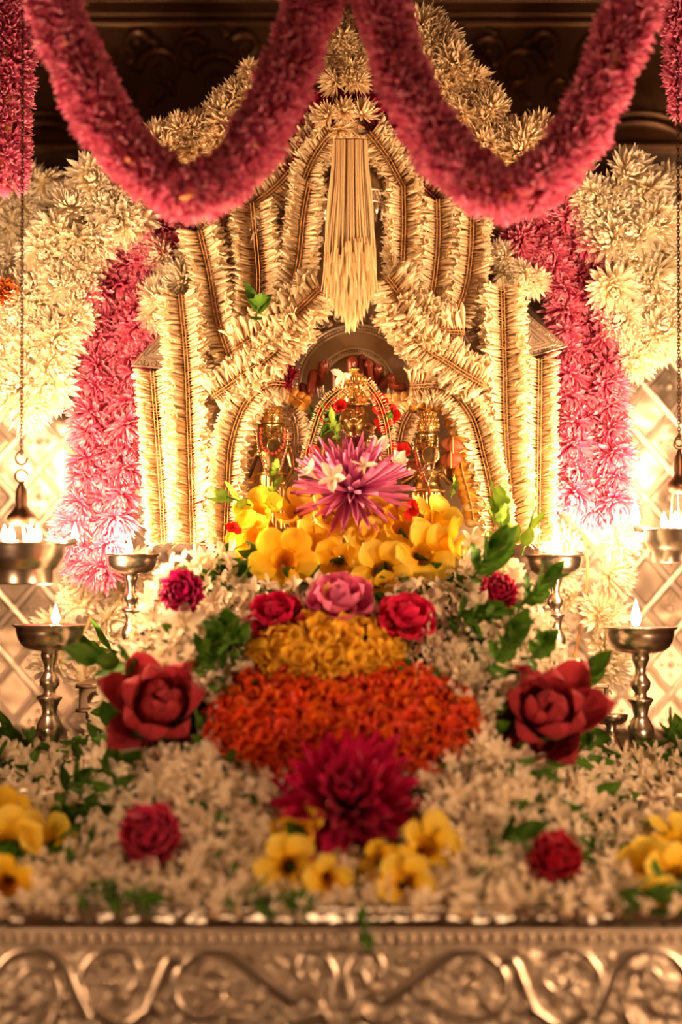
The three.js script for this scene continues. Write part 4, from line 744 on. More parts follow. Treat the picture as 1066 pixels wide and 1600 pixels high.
// dried fruit strings along the inner side of the tuberose arches
{
  const raisin = (() => { const g = new THREE.CapsuleGeometry(1, 1.4, 6, 12), p = g.attributes.position; for (let i = 0; i < p.count; i++) { const w = 1 + 0.12 * noise.noise(p.getX(i) * 2, p.getY(i) * 2, p.getZ(i) * 2); p.setXYZ(i, p.getX(i) * w, p.getY(i) * w, p.getZ(i) * w * 0.85); } g.computeVertexNormals(); return g; })();
  const rm = new THREE.MeshPhysicalMaterial({ color: lin('#d69a3c'), roughness: 0.35, clearcoat: 0.5 }), rm2 = rm.clone(); rm2.color = lin('#e8c07a');
  const fruit = (label, pts, rPx, stepPx, z) => { const c = curveOf(pts.map(([x, y]) => [x, y, z])), b = c.getPoint(0), m = M(z), t = thing('raisin_string', label, 'garland', b, 'golden raisin strings'), n = Math.round(c.getLength() / (stepPx * m)); mesh('cord', tube(Array.from({ length: 21 }, (_, i) => c.getPointAt(i / 20).add(V(0, 0, rPx * m)).sub(b)), 0.0009, 50, 5), MAT.string, t); for (let i = 0; i <= n; i++) { const p = c.getPointAt(i / n), T = c.getTangentAt(i / n); mesh('raisin', raisin, rnd() < 0.5 ? rm : rm2, t, p.sub(b), aim(V(-T.y, T.x, rr(-0.2, 0.2))), rPx * m * rr(0.9, 1.1)); } };
  fruit('golden raisin string lining the left tuberose arch', [[388, 752], [386, 700], [396, 655], [416, 626], [450, 616], [476, 630]], 8, 11, -0.012);
  fruit('golden raisin string above the right statue', [[606, 630], [640, 626], [672, 626], [702, 640], [716, 672]], 9.5, 13, -0.014);
  fruit('golden raisin string lining the right tuberose arch', [[716, 690], [722, 735], [734, 780], [740, 815]], 9, 12, 0.012);
  const almond = new THREE.SphereGeometry(1, 28, 18), p = almond.attributes.position; for (let i = 0; i < p.count; i++) { const x = p.getX(i), y = p.getY(i), z = p.getZ(i), a = Math.atan2(z, y), k = 1 - 0.35 * Math.max(0, x) ** 2; p.setXYZ(i, x * 1.5, y * k * (1 + 0.045 * Math.sin(a * 16)), z * k * 0.6 * (1 + 0.045 * Math.sin(a * 16))); } almond.computeVertexNormals();
  const am = new THREE.MeshPhysicalMaterial({ color: lin('#8e4620'), roughness: 0.6 });
  [['upper', 708, 696], ['lower', 705, 718]].forEach(([w, px, py], i) => { const z = 0.02, t = thing('almond', `${w} of two whole brown almonds tied beside the right statue`, 'almond', P(px, py, z)); const o = mesh('kernel', almond, am, t, null, null, 13 * M(z)); o.rotation.z = i ? 0.15 : -0.1; mesh('thread', new THREE.TorusGeometry(13.3 * M(z), 0.0008, 6, 30).rotateY(1.5), MAT.string, t); });
}

// ---------------------------------------------------------------- the heap of flowers
const occupied = [];                                             // [px, py, rx, ry] taken by large flowers
const take = (px, py, rx, ry = rx) => occupied.push([px, py, rx, ry]);
const isTaken = (x, y, k = 1) => occupied.some(([a, b, c, d]) => ((x - a) / (c * k)) ** 2 + ((y - b) / (d * k)) ** 2 < 1);
const tilted = (dx, dy, dz) => V(dx, dy, dz).normalize();
reseed(2024);
// spiky pink dahlia in front of the middle statue
{
  const z = 0.07, m = M(z), t = thing('spiky_dahlia', 'large spiky pink-violet dahlia with pale petal tips in front of the middle statue', 'flower', P(550, 765, z));
  t.quaternion.copy(aim(V(0.05, 0.75, 0.65)));
  const R = 92 * m, st = { c0: C('#b84890'), c1: C('#ee98cc'), curl: 0.15, cup: 0.5, n: 4, tip: 0.85, base: 0.55 };
  petalParts(t, [[8, 0.15, R * 0.6, R * 0.13, R * 0.03], [12, 0.4, R * 0.75, R * 0.14, R * 0.05], [16, 0.7, R * 0.85, R * 0.15, R * 0.07], [20, 1.0, R * 0.95, R * 0.13, R * 0.08], [22, 1.3, R, R * 0.125, R * 0.08], [24, 1.6, R, R * 0.125, R * 0.08, -R * 0.04], [20, 1.95, R * 0.9, R * 0.15, R * 0.08, -R * 0.08]], st);
  mesh('heart', new THREE.SphereGeometry(R * 0.16, 16, 10), MAT.maroon, t, V(0, R * 0.02, 0)); take(550, 765, 80, 50);
}
// big magenta dahlia at the front
{
  const px = 545, py = 1255, z = zMound(px, py) + 0.03, m = M(z), t = thing('dahlia', 'largest magenta-red dahlia at the middle front of the heap, out of focus', 'flower', P(px, py, z));
  t.quaternion.copy(aim(V(0.02, 0.55, 0.85)));
  const R = 120 * m, st = { c0: C('#760630'), c1: C('#c8145c'), curl: 0.3, cup: 0.25, n: 4, tip: 0.6, base: 0.45 };
  petalParts(t, [[7, 0.2, R * 0.4, R * 0.16, R * 0.02, R * 0.06], [11, 0.5, R * 0.55, R * 0.2, R * 0.05, R * 0.05], [14, 0.8, R * 0.72, R * 0.23, R * 0.07, R * 0.03], [16, 1.1, R * 0.88, R * 0.26, R * 0.08], [18, 1.4, R, R * 0.28, R * 0.08, -R * 0.04], [18, 1.7, R, R * 0.28, R * 0.08, -R * 0.1]], st);
  mesh('heart', new THREE.SphereGeometry(R * 0.12, 16, 10), MAT.maroon, t); take(px, py, 105, 85);
}
// round many-petalled asters and dahlias
function aster(label, px, py, R, z, dir, c0, c1, eye, name = 'aster') {
  const m = M(z), t = thing(name, label, 'flower', P(px, py, z)); t.quaternion.copy(aim(dir)); R *= m;
  const st = { c0: C(c0), c1: C(c1), curl: 0.9, cup: 0.3, n: 5, tip: 0.32, base: 0.6 };
  petalParts(t, [[9, 0.35, R * 0.5, R * 0.26, R * 0.1, R * 0.12], [13, 0.65, R * 0.66, R * 0.3, R * 0.13, R * 0.1], [16, 0.95, R * 0.8, R * 0.33, R * 0.15, R * 0.06], [18, 1.25, R * 0.9, R * 0.36, R * 0.15], [18, 1.55, R * 0.92, R * 0.36, R * 0.14, -R * 0.08], [16, 1.9, R * 0.8, R * 0.28, R * 0.12, -R * 0.14]], st, MAT.petal);
  const h = new THREE.SphereGeometry(R * 0.2, 16, 10); h.scale(1, 0.5, 1); mesh('heart', h, new THREE.MeshStandardMaterial({ color: lin(eye), roughness: 0.9 }), t, V(0, R * 0.12, 0));
  const an = new THREE.SphereGeometry(R * 0.035, 6, 5), l = []; for (let i = 0; i < 30; i++) { const a = i * 2.4, r = R * 0.19 * Math.sqrt(i / 30); l.push(an.clone().translate(Math.cos(a) * r, R * 0.22 - r * 0.3, Math.sin(a) * r)); }
  mesh('stamens', join(l), new THREE.MeshStandardMaterial({ color: lin(eye), roughness: 0.8 }), t).userData.kind = 'stuff';
  take(px, py, R / m * 0.95);
}
aster('magenta aster with a yellow eye, upper left of the heap', 288, 927, 43, zMound(300, 930) + 0.03, V(-0.35, 0.25, 0.9), '#920a54', '#d41a7c', '#e0a020');
aster('dark magenta aster among green leaves, upper right of the heap', 778, 930, 38, zMound(770, 930) + 0.03, V(0.1, 0.5, 0.85), '#780634', '#c01250', '#b88a50');
aster('rosy red dahlia at the lower left of the heap, out of focus', 236, 1308, 60, zMound(236, 1308) + 0.03, V(-0.05, 0.4, 0.9), '#900a38', '#dc3c70', '#8a0a2a', 'dahlia');
aster('crimson dahlia at the lower right of the heap, just above the silver lip', 865, 1345, 54, zMound(865, 1345) + 0.03, V(0.0, 0.35, 0.9), '#86061e', '#d41a44', '#80061c', 'dahlia');
// roses
function rose(label, px, py, R, dir, c0, c1) {
  const z = zMound(px, py) + 0.025, m = M(z), t = thing('rose', label, 'flower', P(px, py, z)); t.quaternion.copy(aim(dir)); R *= m;
  const st = { c0: C(c0), c1: C(c1), curl: 0.9, cup: 0.3, n: 8, tip: 0.4, base: 0.5, m: 6, ruffle: 0.07 };
  petalParts(t, [[3, -0.1, R * 0.7, R * 0.6, R * 0.1, 0], [4, 0.05, R * 0.78, R * 0.75, R * 0.22], [5, 0.25, R * 0.85, R * 0.85, R * 0.3, -R * 0.05, { curl: 0.5 }], [6, 0.6, R * 0.9, R * 0.95, R * 0.35, -R * 0.1, { curl: -0.1 }], [7, 1.0, R * 0.85, R, R * 0.35, -R * 0.15, { curl: -0.5 }], [7, 1.4, R * 0.75, R, R * 0.3, -R * 0.2, { curl: -0.4 }]], st, MAT.petal);
  take(px, py, R / m * 0.9, R / m * 0.7);
}
rose('pink rose in the middle just below the yellow trumpet flowers', 530, 945, 50, V(0, 0.75, 0.65), '#c03878', '#e87cb0');
rose('deep red rose left of the pink rose', 432, 968, 42, V(-0.15, 0.7, 0.65), '#8a0430', '#cc1050');
rose('bright red rose right of the pink rose', 634, 970, 42, V(0.15, 0.7, 0.65), '#b00a40', '#ec2868');
// lotuses
function lotus(label, px, py, R, dir, z) {
  const m = M(z), t = thing('lotus', label, 'flower', P(px, py, z)); t.quaternion.copy(aim(dir)); R *= m;
  const st = { c0: C('#7c1626'), c1: C('#b43a48'), curl: 0.7, cup: 0.3, n: 9, m: 6, tip: 0.62, base: 0.45, ruffle: 0.012 };
  petalParts(t, [[6, 1.55, R * 1.12, R * 0.8, R * 0.16, -R * 0.08, { curl: 0.5 }], [7, 1.2, R * 1.0, R * 0.74, R * 0.16, -R * 0.02, { curl: 1.0 }], [8, 0.85, R * 0.8, R * 0.6, R * 0.16, 0, { curl: 1.3 }]], st, MAT.petal, 'petal', 0.16);
  petalParts(t, [[9, 0.3, R * 0.6, R * 0.36, R * 0.16], [9, 0.6, R * 0.55, R * 0.34, R * 0.2], [10, 0.1, R * 0.5, R * 0.26, R * 0.1]], { ...st, c0: C('#70101c'), c1: C('#a82434'), ruffle: 0.12, curl: 1.1 }, MAT.petal, 'inner_petal', 0.25);
  mesh('seed_pod', lathe([[R * 0.04, -R * 0.1], [R * 0.1, R * 0.02], [R * 0.18, R * 0.16], [R * 0.18, R * 0.2], [0, R * 0.21]], 24), new THREE.MeshStandardMaterial({ color: lin('#9a8a3a'), roughness: 0.8 }), t);
  take(px, py, 95, 62);
}
lotus('dark red folded lotus on the left side of the heap', 246, 1120, 96, V(0.15, 0.5, 0.85), zMound(300, 1105) - 0.005);
lotus('dark red folded lotus on the right side of the heap', 856, 1128, 92, V(-0.1, 0.5, 0.85), zMound(820, 1128) - 0.005);
// yellow trumpet flowers
function trumpetMaker(pale) {
  const R = 1, yl = C(pale ? '#f8d028' : '#f2bf1c'), y2 = C(pale ? '#fff27a' : '#ffe64c'), th = C('#c87a10');
  const petal = [0, 1].map((k) => petalGeo(0.95, 1.18, { curl: -0.3 + k * 0.25, cup: 0.14 + k * 0.08, n: 6, m: 6, tip: 0.5, base: 0.5, c0: yl, c1: y2, ruffle: 0.02 }));
  const throat = lathe([[0.07, -1.5], [0.1, -1.0], [0.2, -0.6], [0.34, -0.3], [0.4, -0.1], [0.44, 0.02]], 20); paint(throat, (x, y) => mixc(th, yl, clamp((y + 0.7) / 0.7, 0, 1)));
  return { petal, throat };
}
const TR = [trumpetMaker(true), trumpetMaker(false)];
function trumpet(label, px, py, R, dir, off = 0.03, group = undefined, z = zMound(px, py) + off) {
  const m = M(z), t = thing('trumpet_flower', label, 'flower', P(px, py, z), group), k = TR[rnd() < 0.6 ? 0 : 1]; t.quaternion.copy(aim(dir, rnd() * 6.28)); R *= m;
  mesh('throat', k.throat, MAT.petal, t, V(0, 0, 0), null, R * rr(0.9, 1.05));
  for (let i = 0; i < 5; i++) { const o = mesh('petal', k.petal[i % 2], MAT.petal, t); petalAt(i / 5 * 6.283 + rr(-0.1, 0.1), rr(1.0, 1.25), R * 0.36, -0.05 * R, R * rr(0.74, 0.84), 0.25).decompose(o.position, o.quaternion, o.scale); }
  take(px, py, R / m * 0.8);
}
const zy = 0.12;
for (const [l, px, py, R, d, z] of [
  ['yellow trumpet flower at the top left corner of the upper cluster, tilted up', 406, 800, 42, [-0.4, 0.5, 0.7], 0.07],
  ['yellow trumpet flower at the top of the upper cluster, left of the dahlia', 462, 800, 42, [0.1, 0.6, 0.7], 0.07],
  ['yellow trumpet flower standing on edge under the spiky dahlia', 516, 812, 42, [0.6, 0.4, 0.6], 0.085],
  ['yellow trumpet flower directly below the spiky dahlia', 575, 815, 42, [-0.1, 0.5, 0.8], 0.085],
  ['yellow trumpet flower in the upper cluster, right of the middle, seen from the side', 628, 826, 42, [0.5, 0.4, 0.7], 0.08],
  ['yellow trumpet flower at the top right corner of the upper cluster', 680, 812, 44, [0.3, 0.6, 0.7], 0.07],
  ['pale yellow trumpet flower at the right end of the upper cluster, lit through', 704, 850, 46, [0.95, 0.1, 0.2], 0.1],
  ['yellow trumpet flower with a wide open throat at the right of the upper cluster', 662, 866, 52, [0.35, 0.25, 0.85], 0.12],
  ['yellow trumpet flower at the left end of the upper cluster, in profile', 394, 840, 42, [-0.6, 0.3, 0.7], 0.08],
  ['yellow trumpet flower facing out with a dark throat, lower left of the upper cluster', 444, 876, 54, [0.05, 0.12, 0.98], 0.13],
  ['yellow trumpet flower half hidden in the middle of the upper cluster', 490, 848, 42, [0.3, 0.4, 0.9], 0.1],
  ['yellow trumpet flower in the middle of the upper cluster, looking down', 528, 882, 44, [-0.05, -0.2, 0.95], 0.115],
  ['yellow trumpet flower facing out at the lower right of the upper cluster', 598, 892, 50, [0.0, 0.05, 0.98], 0.13],
  ['yellow trumpet flower tucked behind, centre right of the upper cluster', 576, 852, 42, [0.2, 0.3, 0.9], 0.1],
  ['yellow trumpet flower hanging lowest under the upper cluster', 596, 925, 36, [0.2, -0.3, 0.9], 0.13],
]) trumpet(l, px, py, R, V(...d), 0, 'upper cluster of yellow trumpet flowers', z);
for (const [l, px, py, R, d] of [
  ['yellow trumpet flower facing out below the big dahlia on its left', 450, 1352, 50, [-0.1, 0.15, 0.95]],
  ['yellow trumpet flower behind, between the big dahlia and the left one below it', 470, 1300, 50, [-0.5, 0.5, 0.6]],
  ['yellow trumpet flower below the middle of the big dahlia', 512, 1375, 40, [0.1, -0.1, 0.95]],
  ['yellow trumpet flower facing out at the right of the big dahlia', 668, 1322, 52, [0.3, 0.3, 0.9]],
  ['yellow trumpet flower low at the right below the big dahlia', 634, 1378, 48, [0.1, 0.1, 0.97]],
  ['yellow trumpet flower tucked under the right edge of the big dahlia', 600, 1352, 40, [-0.2, 0.3, 0.9]],
]) trumpet(l, px, py, R, V(...d), 0.025, 'yellow trumpet flowers around the big dahlia');
for (const [l, px, py, R, d] of [
  ['orange-yellow trumpet flower cut by the left edge, facing out', 14, 1318, 56, [0.1, 0.2, 0.95]],
  ['yellow trumpet flower at the left edge, second from the edge', 72, 1312, 48, [0.5, 0.5, 0.7]],
  ['yellow trumpet flower lowest at the left edge', 10, 1382, 50, [0, -0.1, 0.95]],
  ['yellow trumpet flower highest at the left edge', 0, 1268, 46, [0, 0.8, 0.6]],
  ['yellow trumpet flower at the right, leftmost of the right edge cluster', 1010, 1352, 46, [-0.5, 0.5, 0.7]],
  ['yellow trumpet flower cut by the right edge, facing out', 1054, 1370, 52, [0.1, 0.1, 0.95]],
  ['yellow trumpet flower highest at the right edge', 1056, 1312, 48, [0.2, 0.8, 0.5]],
  ['yellow trumpet flower lowest at the right edge above the silver lip', 1030, 1400, 36, [-0.2, -0.1, 0.95]],
]) trumpet(l, px, py, R, V(...d), 0.02, 'yellow trumpet flowers at the sides of the heap');
// heaps of small blossoms
function smallBlossom(c0, c1, petals, R, cup) { const l = []; for (let k = 0; k < petals; k++) { const f = rr(0.8, 1.15); const g = petalGeo(R * rr(0.85, 1.1), R * 0.95, { curl: rr(-0.4, 0.6), cup, n: 4, m: 4, tip: 0.4, base: 0.3, ruffle: 0.1, c0: C(c0).multiplyScalar(f), c1: C(c1).multiplyScalar(f) }); g.applyMatrix4(petalAt(k / petals * 6.283 + rr(-0.2, 0.2), rr(0.6, 1.3), R * 0.06, 0, 1, rr(-0.3, 0.3))); l.push(g); } const tu = lathe([[R * 0.05, -R * 1.2], [R * 0.08, -R * 0.4], [R * 0.12, 0]], 6); l.push(paint(tu, () => C(c0).lerp(C('#8a8a30'), 0.4)).toNonIndexed()); return join(l.map((g) => g.index ? g.toNonIndexed() : g)); }
const GOLDS = [0, 1, 2, 3].map(() => smallBlossom('#eab424', '#ffdc50', 6, 0.014, 0.15)), ORANGES = [0, 1, 2].map(() => smallBlossom('#b83008', '#f05a1c', 5, 0.012, 0.12)), ORANGE2 = [0, 1].map(() => smallBlossom('#d8560c', '#fc8420', 5, 0.012, 0.12)), CORALS = [0, 1].map(() => smallBlossom('#cc2c1c', '#f66a4c', 5, 0.012, 0.12));
function heap(name, label, n, inside, pools, sc, off) {
  let made = 0, tries = 0;
  const spots = [];
  while (made < n && tries++ < 20000) {
    const [px, py, h] = inside(); if (isTaken(px, py, 0.8)) continue;
    if (spots.some(([a, b]) => Math.hypot(a - px, b - py) < 12)) continue; spots.push([px, py]);
    const p = onMound(px, py, off * h + rr(-0.004, 0.004));
    const kind = Math.floor(rnd() * pools.length), g2 = pools[kind], o = mesh(name, g2, MAT.petal, null, p, aim(V((px - 533) / 500 + rr(-0.6, 0.6), 0.6 + rr(-0.4, 0.4), 0.7 + rr(-0.3, 0.2)), rnd() * 6), sc * rr(0.85, 1.2));
    const [l2, gr] = label(px, py, kind); tag(o, l2, 'flower', gr); made++;
  }
}
const disc = (cx, cy, rx, ry) => () => { for (;;) { const x = rr(-1, 1), y = rr(-1, 1), q = x * x + y * y; if (q < 1) return [cx + x * rx, cy + y * ry, Math.sqrt(1 - q)]; } };
const third = (px, a, b) => px < a ? 'left part' : px > b ? 'right part' : 'middle';
heap('golden_blossom', (px, py) => { const w = `${py < 1015 ? 'upper' : 'lower'} ${third(px, 475, 555)}`; return [`small frilly golden yellow blossom in the ${w} of the mound below the roses`, `golden blossoms, ${w}`]; }, 66, disc(512, 1026, 112, 56), GOLDS, 1.35, 0.05);
heap('orange_blossom', (px, py, k) => { const c = k > 2 && k < 5 ? 'bright orange' : k === 5 || k === 6 ? 'coral pink' : 'orange-red', w = `${py < 1100 ? 'top row' : py < 1150 ? 'middle row' : 'bottom row'}, ${px < 420 ? 'far left' : px < 500 ? 'left of middle' : px < 580 ? 'middle' : px < 660 ? 'right of middle' : 'far right'}`; return [`small ruffled ${c} blossom in the broad orange mound, ${w}`, `${c} blossoms, ${w}`]; }, 260, disc(538, 1128, 205, 92), [...ORANGES, ...ORANGE2, ...CORALS, ...ORANGES], 1.4, 0.05);
take(515, 1030, 112, 56); take(538, 1128, 200, 90);
// red ixora blossoms beside the middle statue
const IXORA = [0, 1].map(() => smallBlossom('#a01010', '#e82a20', 4, 0.012, 0.05));
for (const [l, px, py, s, d] of [['red four-petalled blossom left of the middle statue, larger', 512, 648, 1.1, [-0.2, 0.3, 0.9]], ['red four-petalled blossom left of the middle statue, behind a leaf', 528, 636, 0.9, [0.4, 0.3, 0.9]], ['red four-petalled blossom right of the middle statue crown, upper', 590, 632, 1.2, [0.2, 0.5, 0.8]], ['red four-petalled blossom right of the middle statue face, lower', 600, 662, 1.0, [-0.2, 0.1, 0.9]], ['red four-petalled blossom right of the middle statue, outermost', 608, 648, 1.1, [0.5, 0.1, 0.8]], ['red four-petalled blossom above the right tip of the spiky dahlia', 626, 708, 1.1, [0.3, 0.4, 0.8]], ['red four-petalled blossom above the left tip of the spiky dahlia', 492, 712, 1, [-0.3, 0.6, 0.7]], ['red four-petalled blossom tucked under the right side of the spiky dahlia', 640, 796, 1, [0.4, 0.2, 0.9]], ['magenta-red petalled blossom at the left end of the yellow cluster', 365, 826, 0.8, [-0.2, 0.2, 0.9]]]) tag(mesh('red_blossom', IXORA[Math.floor(rnd() * 2)], MAT.petal, null, P(px, py, py > 780 ? 0.085 : 0.02), aim(V(...d), rnd() * 6), s * 1.25), l, 'flower');
// green leaves
function leafGeo(L, W, teeth, fold, bend, c0, c1) {
  const n = 14, pos = [], col = [], idx = []; let y = 0, z = 0;
  for (let i = 0; i <= n; i++) {
    const s = i / n, a = bend * s; if (i) { y += Math.cos(a) * L / n; z += Math.sin(a) * L / n; }
    let w = W / 2 * Math.pow(Math.sin(Math.PI * Math.min(1, Math.pow(s, 0.8))), 0.8); if (teeth) w *= 0.72 + 0.4 * Math.abs(Math.sin(s * Math.PI * teeth));
    for (let j = -2; j <= 2; j++) { const u = j / 2; pos.push(u * w, y, z + fold * Math.abs(u) * w + 0.03 * W * Math.sin(s * 12 + u * 3)); const k = mixc(c0, c1, 0.5 + 0.5 * noise.noise(s * 3, u * 2, L * 100) + (j === 0 ? 0.3 : 0)); col.push(k.r, k.g, k.b); }
  }
  for (let i = 0; i < n; i++) for (let j = 0; j < 4; j++) { const a = i * 5 + j, b = a + 5; idx.push(a, a + 1, b, b, a + 1, b + 1); }
  const g = new THREE.BufferGeometry(); g.setAttribute('position', new THREE.Float32BufferAttribute(pos, 3)); g.setAttribute('color', new THREE.Float32BufferAttribute(col, 3)); g.setIndex(idx); g.computeVertexNormals(); return g;
}
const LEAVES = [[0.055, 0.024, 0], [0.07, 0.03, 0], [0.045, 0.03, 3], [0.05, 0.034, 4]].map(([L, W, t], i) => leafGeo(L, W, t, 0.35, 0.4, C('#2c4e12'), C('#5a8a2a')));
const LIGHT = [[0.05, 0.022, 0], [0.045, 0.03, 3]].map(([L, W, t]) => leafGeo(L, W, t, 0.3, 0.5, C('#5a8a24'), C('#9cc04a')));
const STEM = paint(new THREE.CylinderGeometry(0.0011, 0.0014, 1, 7), () => C('#5c7a2c'));
function sprig(label, px, py, n, len, z, dir, pool = LEAVES, k = 1) {
  const t = thing('leafy_sprig', label, 'leaves', P(px, py, z)); t.quaternion.copy(aim(V(...dir)));
  mesh('stem', STEM, MAT.leaf, t, V(0, len / 2, 0), null, V(1, len, 1));
  for (let i = 0; i < n; i++) { const s = (i + 0.6) / n, a = i * 2.2, o = mesh('leaf', pool[Math.floor(rnd() * pool.length)], MAT.leaf, t, V(0, len * s, 0)); petalAt(a, lerp(1.2, 0.4, s), 0, len * s, k * rr(0.6, 0.9)).decompose(o.position, o.quaternion, o.scale); }
}
const zmo = (x, y, o = 0.012) => zMound(x, y) + o;
sprig('leafy sprig left of the left lotus beside the silver platform corner', 222, 1040, 9, 0.07, zmo(260, 1040), [-0.8, 0.15, 0.35]);
sprig('leafy sprig reaching over the silver platform corner at the left', 190, 1020, 7, 0.06, 0.03, [-0.75, 0.2, 0.3], LEAVES, 0.8);
sprig('dark leaves between the left lotus and the white blossoms above it', 310, 1035, 8, 0.06, zmo(310, 1030), [0.3, 0.4, 0.7]);
sprig('dark leaves behind the left lotus, to its right', 345, 1060, 7, 0.06, zmo(345, 1060, 0), [-0.2, 0.5, 0.7]);
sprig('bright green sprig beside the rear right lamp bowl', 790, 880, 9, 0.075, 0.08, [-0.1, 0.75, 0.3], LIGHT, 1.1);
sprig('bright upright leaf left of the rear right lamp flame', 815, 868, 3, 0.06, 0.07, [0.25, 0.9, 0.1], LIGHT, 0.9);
sprig('green sprig right of the yellow trumpet cluster', 738, 905, 8, 0.06, zmo(720, 905), [0.3, 0.5, 0.6]);
sprig('green leaves around the dark magenta aster, on its right', 810, 950, 8, 0.06, zmo(770, 950), [0.4, 0.45, 0.5]);
sprig('green leaves right of the bright red rose', 705, 965, 10, 0.075, zmo(705, 965), [0.5, 0.1, 0.7]);
sprig('dark green leaves above the right lotus, inner side', 770, 1040, 10, 0.08, zmo(770, 1040), [0.2, 0.4, 0.7], LEAVES, 1.0);
sprig('dark green leaves above the right lotus, near the rear lamp stem', 828, 1030, 9, 0.07, zmo(800, 1030), [0.2, 0.3, 0.7], LEAVES, 0.85);
sprig('dark green leaf bunch behind the right lotus, outer side', 885, 1085, 6, 0.06, zmo(840, 1085, -0.015), [0.3, 0.4, 0.6], LEAVES, 0.95);
sprig('green leaves left of the orange mound', 372, 1015, 8, 0.06, zmo(372, 1015, 0.002), [-0.1, 0.4, 0.7]);
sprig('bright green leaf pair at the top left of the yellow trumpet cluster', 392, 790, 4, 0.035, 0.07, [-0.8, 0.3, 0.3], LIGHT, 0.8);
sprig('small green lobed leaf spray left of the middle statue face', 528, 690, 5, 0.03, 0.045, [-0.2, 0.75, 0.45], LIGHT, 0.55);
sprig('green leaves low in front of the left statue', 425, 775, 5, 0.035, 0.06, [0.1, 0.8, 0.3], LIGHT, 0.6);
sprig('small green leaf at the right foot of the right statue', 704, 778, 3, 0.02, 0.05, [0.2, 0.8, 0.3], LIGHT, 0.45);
sprig('single green leaf cluster inside the lower left tuberose loop', 400, 498, 4, 0.025, 0.03, [0.1, 0.5, 0.7], LEAVES, 0.95);
sprig('dark leaves behind the middle statue shoulders, left', 500, 690, 6, 0.04, 0.0, [0.1, 0.5, 0.4], LEAVES, 0.7);
sprig('dark leaves behind the middle statue shoulders, right', 596, 690, 6, 0.04, 0.0, [0.1, 0.6, 0.4], LEAVES, 0.7);
sprig('leaf hanging over the silver lip at the middle', 566, 1408, 4, 0.04, 0.505, [0.1, -0.6, 0.4], LEAVES, 0.6);
sprig('dark leaves along the silver lip at the left', 110, 1402, 8, 0.08, 0.475, [0.95, 0.02, 0.2]);
sprig('dark leaves along the silver lip left of the middle', 340, 1408, 8, 0.08, 0.475, [0.95, 0.02, 0.2]);
sprig('dark leaves along the silver lip at the right', 960, 1396, 6, 0.05, 0.475, [0.9, 0.1, 0.3]);
sprig('dark leaves showing right of the big dahlia', 770, 1310, 6, 0.05, zmo(770, 1310), [0.5, 0.2, 0.7]);
sprig('dark leaves at the left edge below the front left lamp', 95, 1245, 7, 0.06, zmo(95, 1245, 0), [0.4, 0.4, 0.7]);
sprig('small green sprig at the foot of the front left lamp', 52, 1175, 3, 0.02, 0.11, [-0.2, 0.7, 0.3], LEAVES, 0.6);
sprig('small green sprig at the foot of the front right lamp', 1040, 1158, 3, 0.02, 0.11, [0.2, 0.7, 0.3], LEAVES, 0.6);
// straw-like pale stalks standing above the golden mound
{ const t = thing('pale_stalks', 'bundle of pale upright stalks rising from the golden blossom mound', 'stalks', P(512, 990, 0.19)); for (let i = 0; i < 6; i++) mesh('stalk', tube([V((i - 3) * 0.0012, 0, 0), V((i - 3) * 0.0014, 0.025, 0.003), V((i - 2.5) * 0.0022, 0.055 + rr(0, 0.008), 0.004)], 0.001, 12, 6), new THREE.MeshStandardMaterial({ color: lin('#d8b060'), roughness: 0.8 }), t); }
// loose leaves under the blossoms, too many to count
{
  const inst = new THREE.InstancedMesh(LEAVES[1], MAT.leaf, 1500), m4 = new THREE.Matrix4(); let n = 0;
  while (n < 1500) { const px = rr(-60, 1126), py = rr(870, 1418), a = Math.abs(px - 533); if (py < lerp(870, 1165, smooth(180, 400, a))) continue; const p = onMound(px, py, -0.022 + rr(-0.006, 0.006)); if (p.y < 0.004) p.y = 0.004; const s = rr(0.45, 0.8); m4.compose(p, aim(V(rr(-1, 1), rr(-0.3, 0.4), rr(-0.1, 0.5)), rnd() * 6.28), V(s, s, s)); inst.setMatrixAt(n++, m4); }
  inst.name = 'leaf_bed'; inst.castShadow = inst.receiveShadow = true; scene.add(inst); tag(inst, 'bed of dark green leaves under the whole flower heap', 'leaves', null, 'stuff');
}
// white five-petalled blossoms: 300 of them one by one, the rest as one object
const JP = [0, 1, 2].map((k) => petalGeo(0.0165, 0.0092, { curl: -0.5 + k * 0.35, cup: 0.25, n: 4, tip: 0.6, base: 0.35, c0: C('#f2e6cc'), c1: C(['#fbf4ea', '#f6ecde', '#fff8f0'][k]) }));
const JT = paint(lathe([[0.0009, -0.012], [0.0013, -0.004], [0.0016, 0.0006], [0, 0.001]], 7), (x, y) => mixc(C('#b8c070'), C('#efe8bc'), clamp((y + 0.012) / 0.01, 0, 1)));
function jasmine() { const t = new THREE.Group(); const th = rr(0.85, 1.3); mesh('tube', JT, MAT.petal, t); for (let i = 0; i < 5; i++) { const o = mesh('petal', JP[Math.floor(rnd() * 3)], MAT.petal, t); petalAt(i / 5 * 6.283 + rr(-0.15, 0.15), th + rr(-0.2, 0.2), 0.0012, 0, rr(0.85, 1.1), 0.3).decompose(o.position, o.quaternion, o.scale); } return t; }
const PROTO = [0, 1, 2, 3, 4, 5].map(jasmine);
const PROTOGEO = PROTO.slice(0, 3).map((t) => join(t.children.map((o) => { o.updateMatrix(); return o.geometry.clone().applyMatrix4(o.matrix); })));
